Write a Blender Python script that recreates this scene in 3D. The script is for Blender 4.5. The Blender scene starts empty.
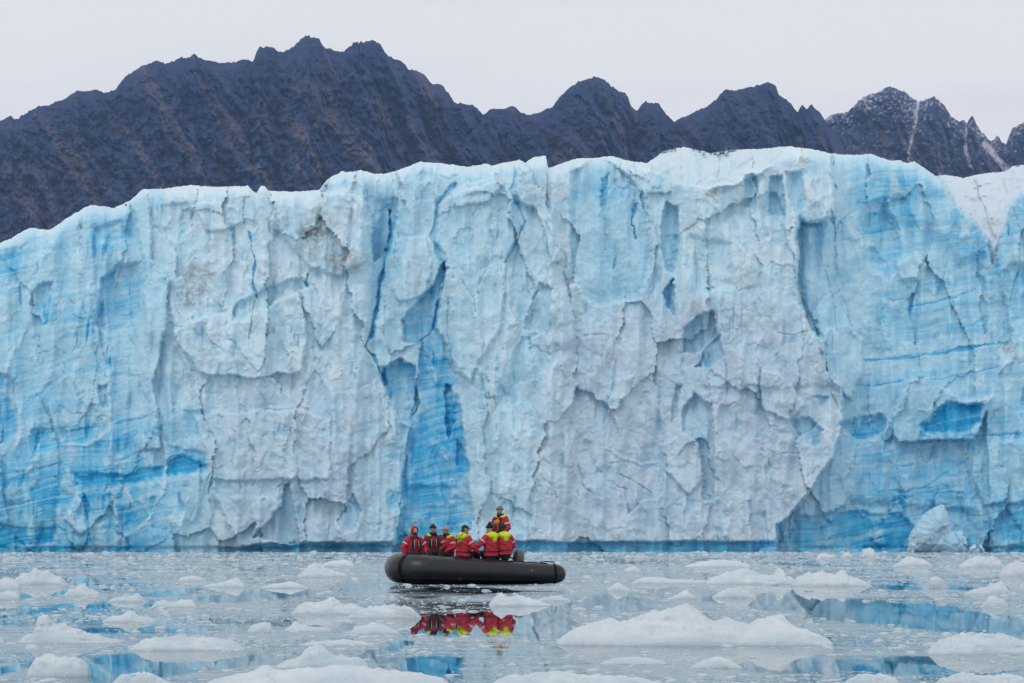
import bpy, bmesh, math, random
import numpy as np
from mathutils import Vector, Matrix

random.seed(7)
rng = np.random.default_rng(11)
scene = bpy.context.scene
COL = scene.collection

# ------------------------------------------------------------------ camera numbers
CAM_H = 1.35            # eye height over the water, metres
FPX = 100.0 / 36.0 * 1024.0
HOR = 538.5             # image row of the horizon


def at(u, v, d):
    """World point seen at photo pixel (u, v) when it stands d metres away."""
    return Vector(((u - 512.0) * d / FPX, d, CAM_H + (HOR - v) * d / FPX))


def water_d(v):
    """Distance of the water surface seen at photo row v."""
    return CAM_H * FPX / (v - HOR)


# ------------------------------------------------------------------ object helpers
def tag(o, label=None, cat=None, group=None, kind=None):
    if label: o['label'] = label
    if cat: o['category'] = cat
    if group: o['group'] = group
    if kind: o['kind'] = kind
    return o


def empty(name, loc=(0, 0, 0), rz=0.0):
    o = bpy.data.objects.new(name, None)
    COL.objects.link(o)
    o.location = loc
    o.rotation_euler = (0, 0, rz)
    o.empty_display_size = 0.2
    return o


def link(name, me, mat=None, parent=None, smooth=True):
    if mat is not None:
        me.materials.append(mat)
    if smooth and len(me.polygons):
        me.polygons.foreach_set('use_smooth', np.ones(len(me.polygons), dtype=bool))
    o = bpy.data.objects.new(name, me)
    COL.objects.link(o)
    if parent is not None:
        o.parent = parent
    return o


def np_mesh(name, verts, faces):
    """verts (n,3), faces (m,k) all of one size k."""
    me = bpy.data.meshes.new(name)
    verts = np.asarray(verts, dtype=np.float32)
    faces = np.asarray(faces, dtype=np.int32)
    m, k = faces.shape
    me.vertices.add(len(verts))
    me.vertices.foreach_set('co', verts.ravel())
    me.loops.add(m * k)
    me.loops.foreach_set('vertex_index', faces.ravel())
    me.polygons.add(m)
    me.polygons.foreach_set('loop_start', np.arange(0, m * k, k, dtype=np.int32))
    me.polygons.foreach_set('loop_total', np.full(m, k, dtype=np.int32))
    me.update(calc_edges=True)
    me.validate()
    return me


def grid_faces(nr, nc, wrap=False):
    i = np.arange(nr * nc).reshape(nr, nc)
    if wrap:
        j = np.roll(i, -1, axis=1)
        f = np.stack([i[:-1], j[:-1], j[1:], i[1:]], -1).reshape(-1, 4)
    else:
        f = np.stack([i[:-1, :-1], i[:-1, 1:], i[1:, 1:], i[1:, :-1]], -1).reshape(-1, 4)
    return f


def set_attr(me, name, values):
    a = me.attributes.new(name, 'FLOAT', 'POINT')
    a.data.foreach_set('value', np.asarray(values, dtype=np.float32).ravel())


# ------------------------------------------------------------------ numpy noise
def _hash(ix, iy, seed):
    with np.errstate(over='ignore'):
        h = (ix.astype(np.int64) * 374761393 + iy.astype(np.int64) * 668265263 + seed * 974634777) & 0xffffffff
        h = ((h ^ (h >> 13)) * 1274126177) & 0xffffffff
        h = ((h ^ (h >> 16)) * 2246822519) & 0xffffffff
        h = h ^ (h >> 15)
    return (h & 0xffffff).astype(np.float64) / float(0xffffff)


def vnoise(x, y, seed=0):
    """Gradient noise, about -1..1."""
    x = np.asarray(x, dtype=np.float64); y = np.asarray(y, dtype=np.float64)
    ix = np.floor(x); iy = np.floor(y)
    fx = x - ix; fy = y - iy
    sx = fx * fx * fx * (fx * (fx * 6 - 15) + 10); sy = fy * fy * fy * (fy * (fy * 6 - 15) + 10)
    out = 0
    for dx in (0, 1):
        for dy in (0, 1):
            a = _hash(ix + dx, iy + dy, seed) * 2 * np.pi
            g = np.cos(a) * (fx - dx) + np.sin(a) * (fy - dy)
            wx = sx if dx else 1 - sx
            wy = sy if dy else 1 - sy
            out = out + g * wx * wy
    return out * 1.5


def fbm(x, y, octv=5, seed=0, gain=0.5, ridged=False):
    t = 0; a = 1.0; f = 1.0; s = 0
    for k in range(octv):
        n = vnoise(x * f + 13.7 * k, y * f - 7.3 * k, seed + k)
        if ridged:
            n = 1 - 2 * np.abs(n)
        t = t + a * n; s += a
        a *= gain; f *= 2.03
    return t / s


def facets(x, y, seed=0, tilt=1.0):
    """Broken-plane noise: nearest jittered cell, random height and tilt per cell; also the distance to the cell's edge."""
    ix = np.floor(x); iy = np.floor(y)
    d1 = np.full(x.shape, 9.0); d2 = np.full(x.shape, 9.0); val = np.zeros(x.shape)
    for dx in (-1, 0, 1):
        for dy in (-1, 0, 1):
            cx = ix + dx; cy = iy + dy
            px = cx + 0.1 + 0.8 * _hash(cx, cy, seed); py = cy + 0.1 + 0.8 * _hash(cx, cy, seed + 1)
            ex = x - px; ey = y - py
            d = np.sqrt(ex * ex + ey * ey)
            v = (_hash(cx, cy, seed + 2) * 2 - 1) * 0.6 + tilt * ((_hash(cx, cy, seed + 3) * 2 - 1) * ex + (_hash(cx, cy, seed + 4) * 2 - 1) * ey)
            near = d < d1
            d2 = np.where(near, d1, np.minimum(d2, d))
            val = np.where(near, v, val)
            d1 = np.where(near, d, d1)
    return val, d2 - d1


def sstep(a, b, x):
    t = np.clip((x - a) / (b - a), 0, 1)
    return t * t * (3 - 2 * t)


def seg_dist(x, y, pts):
    d = np.full(x.shape, 1e9)
    for (x0, y0), (x1, y1) in zip(pts[:-1], pts[1:]):
        ex, ey = x1 - x0, y1 - y0
        L = ex * ex + ey * ey + 1e-9
        t = np.clip(((x - x0) * ex + (y - y0) * ey) / L, 0, 1)
        d = np.minimum(d, np.hypot(x - x0 - t * ex, y - y0 - t * ey))
    return d


def poly_sd(x, y, pts):
    """Signed distance to a polygon, positive inside."""
    p = list(pts) + [pts[0]]
    d = seg_dist(x, y, p)
    ins = np.zeros(x.shape, dtype=bool)
    for (x0, y0), (x1, y1) in zip(p[:-1], p[1:]):
        c = (y0 > y) != (y1 > y)
        if y1 != y0:
            ins ^= c & (x < (x1 - x0) * (y - y0) / (y1 - y0) + x0)
    return np.where(ins, d, -d)


# ------------------------------------------------------------------ material helpers
def new_mat(name):
    m = bpy.data.materials.new(name)
    m.use_nodes = True
    nt = m.node_tree
    b = nt.nodes['Principled BSDF']
    return m, nt, b


def N(nt, typ, **kw):
    n = nt.nodes.new(typ)
    for k, v in kw.items():
        if k.startswith('i_'):
            n.inputs[k[2:].replace('_', ' ')].default_value = v
        else:
            setattr(n, k, v)
    return n


def ramp(nt, stops, interp='LINEAR'):
    r = nt.nodes.new('ShaderNodeValToRGB')
    r.color_ramp.interpolation = interp
    els = r.color_ramp.elements
    while len(els) < len(stops):
        els.new(0.5)
    for e, (p, c) in zip(els, stops):
        e.position = p
        e.color = (c[0], c[1], c[2], 1) if not isinstance(c, (int, float)) else (c, c, c, 1)
    return r


def math_n(nt, op, a, b=None, clamp=False):
    n = nt.nodes.new('ShaderNodeMath'); n.operation = op; n.use_clamp = clamp
    for k, v in enumerate((a, b)):
        if v is None: continue
        if isinstance(v, (int, float)): n.inputs[k].default_value = v
        else: nt.links.new(v, n.inputs[k])
    return n.outputs[0]


def mixc(nt, fac, a, b, blend='MIX'):
    n = nt.nodes.new('ShaderNodeMix'); n.data_type = 'RGBA'; n.blend_type = blend
    for sock, v in ((n.inputs[0], fac), (n.inputs[6], a), (n.inputs[7], b)):
        if isinstance(v, (int, float)): sock.default_value = v
        elif isinstance(v, tuple): sock.default_value = (v[0], v[1], v[2], 1)
        else: nt.links.new(v, sock)
    return n.outputs[2]


def noise_tex(nt, vec, scale, detail=4.0, rough=0.55, lo=None, hi=None, stretch=None):
    if stretch is not None:
        mp = nt.nodes.new('ShaderNodeMapping'); mp.inputs['Scale'].default_value = stretch
        nt.links.new(vec, mp.inputs['Vector']); vec = mp.outputs[0]
    n = nt.nodes.new('ShaderNodeTexNoise')
    n.inputs['Scale'].default_value = scale; n.inputs['Detail'].default_value = detail; n.inputs['Roughness'].default_value = rough
    nt.links.new(vec, n.inputs['Vector'])
    out = n.outputs['Fac']
    if lo is not None:
        mr = nt.nodes.new('ShaderNodeMapRange'); mr.inputs[1].default_value = lo; mr.inputs[2].default_value = hi
        nt.links.new(out, mr.inputs[0]); out = mr.outputs[0]
    return out


def attr(nt, name):
    a = nt.nodes.new('ShaderNodeAttribute'); a.attribute_name = name
    return a.outputs['Fac']


def bump(nt, height, strength, dist, bsdf):
    b = nt.nodes.new('ShaderNodeBump'); b.inputs['Strength'].default_value = strength; b.inputs['Distance'].default_value = dist
    nt.links.new(height, b.inputs['Height']); nt.links.new(b.outputs[0], bsdf.inputs['Normal'])


def pos(nt):
    return nt.nodes.new('ShaderNodeNewGeometry').outputs['Position']


def simple_mat(name, col, rough=0.6, var=0.15, scale=30.0, bumps=0.0, metallic=0.0, spec=0.5):
    """A plain coloured surface with a little procedural wear."""
    m, nt, b = new_mat(name)
    tc = nt.nodes.new('ShaderNodeTexCoord').outputs['Object']
    n = noise_tex(nt, tc, scale, 5, 0.6, 0.3, 0.7)
    c = mixc(nt, n, tuple(k * (1 - var) for k in col), tuple(min(1, k * (1 + var)) for k in col))
    nt.links.new(c, b.inputs['Base Color'])
    b.inputs['Roughness'].default_value = rough
    b.inputs['Metallic'].default_value = metallic
    b.inputs['Specular IOR Level'].default_value = spec
    if bumps:
        bump(nt, n, bumps, 0.01, b)
    return m
# ------------------------------------------------------------------ camera, sky, sun
cam_d = bpy.data.cameras.new('camera')
cam = bpy.data.objects.new('camera', cam_d)
COL.objects.link(cam)
cam.location = (0, 0, CAM_H)
cam.rotation_euler = (math.radians(90), 0, 0)
cam_d.lens = 100.0
cam_d.sensor_width = 36.0
cam_d.shift_y = (HOR - 341.5) / 1024.0
cam_d.clip_start = 0.5
cam_d.clip_end = 30000.0
scene.camera = cam

SUN_EL, SUN_AZ = 48.0, 205.0     # azimuth from +Y clockwise: behind the camera, to its left
w = bpy.data.worlds.new('World')
scene.world = w
w.use_nodes = True
nt = w.node_tree
for n in list(nt.nodes): nt.nodes.remove(n)
out = nt.nodes.new('ShaderNodeOutputWorld')
bg = nt.nodes.new('ShaderNodeBackground')
sky = nt.nodes.new('ShaderNodeTexSky')
sky.sky_type = 'NISHITA'
sky.sun_disc = False
sky.sun_elevation = math.radians(SUN_EL)
sky.sun_rotation = math.radians(SUN_AZ)
sky.air_density = 1.0; sky.dust_density = 3.0
tc = nt.nodes.new('ShaderNodeTexCoord').outputs['Generated']
# an overcast deck: high even cloud with a few faint streaks, the clear sky only just tinting it
n1 = noise_tex(nt, tc, 2.2, 5, 0.55, 0.35, 0.7, stretch=(1.0, 1.0, 3.0))
n2 = noise_tex(nt, tc, 9.0, 4, 0.55, 0.48, 0.68, stretch=(0.8, 1.0, 4.0))
cl = mixc(nt, n1, (8.5, 8.42, 8.5), (8.95, 8.75, 8.75))
cl = mixc(nt, math_n(nt, 'MULTIPLY', n2, 0.4), cl, (7.4, 7.35, 7.6))
mx = mixc(nt, 0.93, sky.outputs[0], cl)
nt.links.new(mx, bg.inputs['Color'])
bg.inputs['Strength'].default_value = 0.1
nt.links.new(bg.outputs[0], out.inputs['Surface'])

sd = bpy.data.lights.new('sun', 'SUN')
sd.energy = 0.6
sd.angle = math.radians(25)
sd.color = (1.0, 0.98, 0.95)
so = bpy.data.objects.new('sun', sd)
COL.objects.link(so)
az = math.radians(SUN_AZ); el = math.radians(SUN_EL)
sdir = Vector((math.sin(az) * math.cos(el), math.cos(az) * math.cos(el), math.sin(el)))
so.rotation_euler = sdir.to_track_quat('Z', 'Y').to_euler()
so.location = (0, 0, 60)

scene.view_settings.view_transform = 'Standard'
scene.view_settings.look = 'None'
scene.view_settings.exposure = 0.0
scene.view_settings.gamma = 1.0
scene.view_settings.use_curve_mapping = False
scene.cycles.max_bounces = 8
scene.cycles.volume_bounces = 0
scene.cycles.use_denoising = True
# ------------------------------------------------------------------ glacier front
DG = 283.0
CREST = [(-170, 285), (-110, 268), (-60, 258), (-30, 252), (0, 243), (11, 238), (29, 228), (50, 230), (72, 215), (91, 204.5), (114, 208), (131, 200), (143, 189), (164, 189),
         (190, 185), (213, 186.6), (232, 186.6), (247.5, 185.5), (256, 193.5), (261, 185.5), (265, 186), (268, 190.5), (289, 192), (320, 189.6), (327.5, 179), (342, 171.2),
         (353, 172), (361, 170), (372.5, 173.6), (384, 173.6), (395, 171), (414, 164), (420, 161.7), (436, 163), (455.6, 165), (467, 167), (486, 163.6),
         (492, 165.6), (519.6, 159.5), (525, 162.8), (535, 156.5), (546, 156), (548, 168), (561, 163.6), (578, 158), (595, 158), (611.5, 156), (628, 160.6), (647, 163),
         (656, 157), (664, 151), (683.5, 147), (697, 149.5), (711, 153), (736, 149.5), (756, 149), (789, 146), (817, 150), (831, 153.6), (854, 155), (871, 153.7), (888, 160.6),
         (900, 160), (907, 163.4), (914, 161.4), (924, 167.6), (935, 176), (946, 175), (963, 178), (985, 173), (1004.5, 171.7), (1013, 166), (1024, 165), (1060, 160),
         (1110, 168), (1200, 175)]
BASE_P = [(-170, -7), (-60, -5.5), (0, -5), (60, -4), (130, -3), (146, -0.5), (170, 1.2), (250, 2.2), (330, 2), (362, 1.2), (372, 0), (392, 0), (430, 0.3),
          (450, 1), (475, 2.4), (520, 3), (552, 3.6), (575, 1.8), (640, 1.0), (668, 0.8), (690, 1.8), (760, 2.6), (830, 2.2), (860, 0), (930, -1.5),
          (1000, -1), (1060, 1), (1200, 0)]
BASE_B = [(-170, .52), (0, .48), (90, .48), (140, .44), (160, .3), (185, .16), (300, .16), (350, .16), (372, .3), (420, .3), (450, .26), (530, .22), (560, .16),
          (600, .2), (660, .2), (720, .16), (800, .14), (840, .2), (1200, .5)]

# (outline in photo pixels, protrusion metres, edge softness px, blueness or None, blueness weight)
POLYS = [
    # the pale, dull block on the lower middle and the long white wall above it
    ([(550, 350), (600, 328), (650, 318), (690, 300), (740, 320), (800, 305), (842, 386), (843, 422), (828, 465), (806, 495), (788, 517), (776, 526), (778, 556), (530, 556), (538, 487), (543, 442), (547, 398)], 0.0, 9, .07, .9),
    ([(700, 160), (831, 154), (834, 215), (818, 222), (799, 219), (796, 236), (799, 302), (804, 317), (842, 386), (700, 386)], 0.3, 5, .15, .8),
    # the blue wall on the right, set back behind the edge of the white block
    ([(833, 150), (835, 214), (818, 223), (800, 220), (797, 236), (800, 302), (805, 317), (815, 331), (824, 340), (826, 370), (842, 386), (843, 422), (835, 456), (828, 465), (806, 495), (789, 517), (776, 524), (781, 562),
      (1230, 562), (1230, 140)], -4.2, 3.0, .47, 1.0),
    ([(852, 150), (960, 150), (985, 250), (960, 262), (930, 225), (880, 215), (856, 200)], 0.5, 14, .62, .7),
    ([(866, 205), (884, 200), (896, 230), (897, 260), (888, 280), (870, 262), (862, 232)], -1.2, 9, .68, .7),
    ([(802, 225), (826, 228), (836, 290), (828, 345), (812, 325), (803, 300)], 0.6, 5, .42, .6),
    ([(836, 262), (858, 250), (870, 300), (900, 300), (880, 350), (850, 330)], 0.6, 12, .38, .7),
    ([(822, 332), (848, 322), (864, 340), (862, 372), (850, 400), (838, 386), (826, 368)], 1.2, 4, .34, .7),
    ([(895, 260), (915, 254), (928, 266), (918, 282), (900, 280)], .9, 6, .3, .7),
    ([(880, 290), (1000, 255), (1004, 330), (960, 345), (880, 350)], 0, 14, .56, .7),
    # snow slope behind, on the right
    ([(937, 176), (946, 170), (1230, 150), (1230, 215), (1024, 190), (1010, 206), (1001, 234), (997, 250), (993, 262), (990, 242), (974, 222), (955, 204)], -7, 4.0, .10, 1.0),
    # tower on the right edge
    ([(1024, 188), (1010, 204), (1001, 232), (996, 250), (1000, 282), (1009, 320), (1012, 330), (1005, 356), (992, 386), (985, 410), (990, 562), (1230, 562), (1230, 180)], 1.7, 6, .5, .8),
    ([(1003, 270), (1024, 262), (1030, 320), (1013, 322), (1005, 300)], -.6, 4, .66, .8),
    ([(1010, 331), (1018, 331), (1014, 356), (1000, 374), (996, 352)], .4, 3, .12, .8),
    # wedge slab leaning on the blue wall, its window of deep blue
    ([(920, 370), (941, 387), (963, 400), (991, 398), (984, 414), (975, 440), (900, 442), (890, 425), (902, 394)], 2.0, 2.5, .45, .8),
    ([(948, 402), (982, 406), (978, 420), (966, 432), (930, 433), (921, 425), (935, 412)], -.9, 4, .95, 1.0),
    ([(838, 424), (848, 432), (860, 441), (878, 438), (886, 424), (880, 414), (860, 418)], -.8, 4, .74, .8),
    ([(836, 436), (856, 443), (882, 440), (900, 450), (960, 470), (972, 510), (900, 505), (850, 500), (832, 470)], .5, 10, .5, .6),
    ([(776, 522), (840, 512), (900, 514), (915, 530), (905, 548), (870, 550), (780, 548)], -.5, 6, .8, .8),
    ([(975, 445), (1030, 440), (1030, 500), (985, 505), (972, 480)], .8, 6, .34, .8),
    ([(966, 505), (1030, 500), (1030, 556), (970, 556)], .3, 10, .58, .6),
    # snow on top, behind the white wall's edge
    ([(630, 160), (664, 149), (683, 145), (711, 151), (736, 147), (789, 144), (772, 163), (750, 172), (735, 182), (715, 184), (690, 184), (668, 179), (650, 166)], -2.5, 5, .12, 1.0),
    ([(712, 186), (740, 176), (762, 164), (772, 158), (770, 166), (756, 176), (736, 186)], 1.0, 3, .08, .8),
    ([(650, 184), (660, 170), (668, 168), (670, 190), (662, 194), (646, 192)], .8, 2, .35, .7),
    # set-back block at the top, left of centre
    ([(321, 192), (329, 177), (342, 168), (361, 167), (396, 168), (402, 190), (397, 212), (388, 250), (374, 262), (372, 215), (362, 196), (345, 190)], -4.2, 3.0, .24, .9),
    # left white block
    ([(145, 190), (190, 183), (256, 186), (320, 188), (350, 190), (366, 205), (374, 260), (366, 340), (372, 380), (398, 420), (402, 470), (392, 545), (240, 548), (215, 500), (205, 420), (172, 330), (168, 280), (152, 262)], .8, 6, .17, .7),
    # pillar at the left edge of that block
    ([(133, 198), (148, 194), (152, 260), (169, 282), (165, 330), (154, 380), (160, 450), (150, 450), (147, 330), (144, 268), (138, 230)], 1.6, 3, .42, .8),
    ([(96, 230), (120, 220), (134, 238), (120, 244), (98, 240)], -.6, 7, .66, .8),
    ([(101, 280), (120, 264), (139, 264), (141, 312), (128, 322), (110, 334), (98, 326)], -1.4, 5, .6, .8),
    ([(33, 292), (44, 284), (54, 284), (51, 303), (38, 312), (30, 305)], -.8, 4, .6, .8),
    ([(0, 252), (25, 246), (18, 280), (2, 290), (-20, 280)], -.4, 8, .68, .7),
    ([(-20, 470), (206, 400), (210, 545), (-20, 552)], .3, 22, .6, .6),
    ([(75, 473), (122, 475), (161, 466), (181, 456), (206, 466), (206, 472), (168, 475), (134, 482), (75, 484)], -.4, 4, .9, .85),
    ([(170, 446), (200, 452), (210, 468), (170, 472)], -.3, 5, .85, .7),
    ([(-10, 524), (56, 529), (58, 543), (-10, 547)], -.3, 4, .84, .8),
    ([(31, 429), (97, 426), (95, 440), (31, 450)], -.3, 4, .7, .8),
    ([(0, 374), (14, 379), (17, 434), (0, 444), (-20, 440), (-20, 376)], -.9, 3, .68, .8),
    ([(83, 492), (92, 508), (86, 526), (79, 512)], -.6, 3, .78, .8),
    ([(98, 386), (107, 384), (107, 409), (101, 408)], -.6, 3, .78, .8),
    ([(186, 412), (207, 412), (206, 434), (190, 436)], -.3, 5, .56, .8),
    ([(74, 493), (83, 500), (88, 528), (80, 534), (66, 520)], .8, 3, .2, .8),
    # ledge across the left white block
    ([(231, 320), (236, 304), (270, 287), (303, 275), (311, 285), (292, 293), (256, 310), (238, 322)], -.9, 2.5, .26, .8),
    ([(172, 332), (192, 320), (228, 313), (240, 322), (258, 310), (300, 292), (306, 340), (300, 372), (250, 378), (200, 372), (184, 348)], 1.1, 2.5, .16, .7),
    ([(196, 418), (220, 413), (300, 411), (330, 420), (330, 480), (210, 480)], .5, 3, .14, .5),
    ([(190, 206), (215, 200), (238, 208), (242, 222), (225, 230), (205, 228)], .6, 3, .16, .6),
    ([(160, 206), (186, 202), (196, 222), (180, 242), (166, 236)], -.5, 4, .2, .6),
    ([(272, 200), (300, 192), (345, 194), (362, 214), (365, 262), (340, 275), (310, 268), (285, 238)], .7, 4, .14, .6),
    ([(252, 538), (281, 508), (284, 486), (290, 482), (297, 520), (300, 545)], -1.1, 1.8, .3, .8),
    ([(250, 508), (262, 494), (280, 502), (282, 508), (256, 532)], .6, 2.5, .2, .7),
    ([(338, 520), (352, 492), (362, 510), (356, 530), (344, 534)], -.8, 2.5, .5, .8),
    # the deep gap between the left block and the middle, and the blue chute below it
    ([(380, 200), (397, 204), (398, 235), (390, 262), (383, 290), (376, 320), (372, 300), (375, 255)], -1.0, 15, .5, .8),

    ([(380, 368), (400, 358), (416, 366), (419, 404), (410, 424), (400, 420), (386, 395)], -1.6, 2.5, .62, .9),
    ([(421, 340), (436, 330), (448, 345), (454, 372), (458, 405), (468, 470), (472, 510), (464, 556), (394, 556), (404, 505), (402, 480), (408, 440), (415, 404), (420, 372)], -1.6, 4, .68, .95),
    ([(408, 442), (428, 402), (446, 372), (457, 400), (466, 470), (448, 480), (412, 480)], -.2, 7, .84, .8),
    ([(404, 486), (455, 486), (460, 520), (450, 552), (398, 552)], -.2, 5, .84, .7),
    ([(388, 446), (402, 446), (402, 460), (390, 464)], -.3, 4, .7, .7), ([(388, 492), (400, 492), (398, 512), (388, 508)], -.3, 4, .74, .7),
    ([(445, 385), (452, 386), (454, 425), (449, 440), (446, 420)], -1.3, 2, .92, .8),
    ([(456, 440), (466, 452), (468, 468), (457, 464)], -.7, 2.5, .82, .8),
    ([(435, 284), (443, 263), (447, 268), (433, 332), (418, 343), (404, 341), (401, 322), (414, 305)], -1.6, 3, .64, .85),
    ([(398, 300), (426, 296), (432, 262), (424, 235), (410, 240), (400, 262), (392, 290)], .5, 3, .2, .7),
    ([(438, 205), (462, 190), (500, 182), (512, 192), (514, 240), (505, 262), (500, 330), (470, 380), (452, 370), (447, 300), (446, 262), (438, 240)], .8, 3.5, .26, .7),
    ([(452, 190), (470, 182), (492, 178), (504, 184), (490, 202), (452, 206)], .7, 3, .2, .7),
    # leaning horn in the middle and its shaded face
    ([(519, 175), (525, 166), (535, 154), (548, 152), (547, 205), (562, 245), (560, 262), (553, 262), (536, 207), (520, 202), (514, 190)], 1.1, 2.2, .26, .8),
    ([(538, 282), (551, 288), (551, 332), (524, 330)], -.9, 2.5, .36, .8),
    ([(517, 345), (538, 330), (548, 350), (543, 392), (532, 430), (518, 440), (505, 400)], -.4, 6, .34, .6),
    # blue upper wall right of the horn
    ([(572, 172), (600, 158), (632, 178), (646, 200), (650, 262), (640, 298), (600, 305), (584, 296), (570, 262), (569, 205)], -.9, 5, .46, .85),
    ([(601, 180), (608, 176), (606, 210), (602, 206)], -.7, 3, .66, .8),
    ([(667, 202), (678, 208), (679, 241), (673, 272), (666, 270), (660, 247), (662, 220)], -1.3, 2.4, .52, .9),
    ([(674, 277), (674, 314), (667, 308), (664, 294)], -1.2, 2.2, .62, .9),
    ([(742, 177), (757, 175), (756, 213), (745, 206)], -.9, 2.5, .46, .8),
    ([(770, 175), (783, 176), (785, 216), (770, 215)], -1.1, 2.5, .5, .85),
    ([(787, 172), (802, 170), (806, 200), (796, 212), (788, 196)], -.9, 4, .4, .7),
    ([(683, 353), (685, 328), (697, 315), (714, 311), (718, 333), (711, 340), (697, 352)], -1.3, 2.5, .42, .9),
    ([(696, 368), (706, 345), (721, 333), (723, 356), (711, 368)], -1.0, 2.5, .46, .9),
    ([(681, 434), (683, 408), (695, 395), (712, 405), (715, 450), (712, 500), (703, 500), (700, 446), (691, 434)], -1.3, 3, .32, .8),
    ([(671, 422), (677, 385), (682, 385), (676, 420)], -.7, 2.5, .32, .7),
    ([(792, 421), (809, 416), (824, 431), (815, 446), (803, 443)], -.9, 2.5, .56, .9),
    ([(813, 396), (829, 396), (823, 407)], -.7, 2.5, .5, .9),
    ([(760, 370), (782, 375), (805, 405), (790, 420), (762, 410)], .7, 2.5, .1, .5),
    ([(690, 235), (730, 245), (735, 288), (700, 292), (686, 268)], -.5, 6, .3, .6),
    ([(660, 445), (685, 432), (700, 447), (704, 478), (690, 495), (664, 470)], .6, 3, .1, .5),
]

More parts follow.
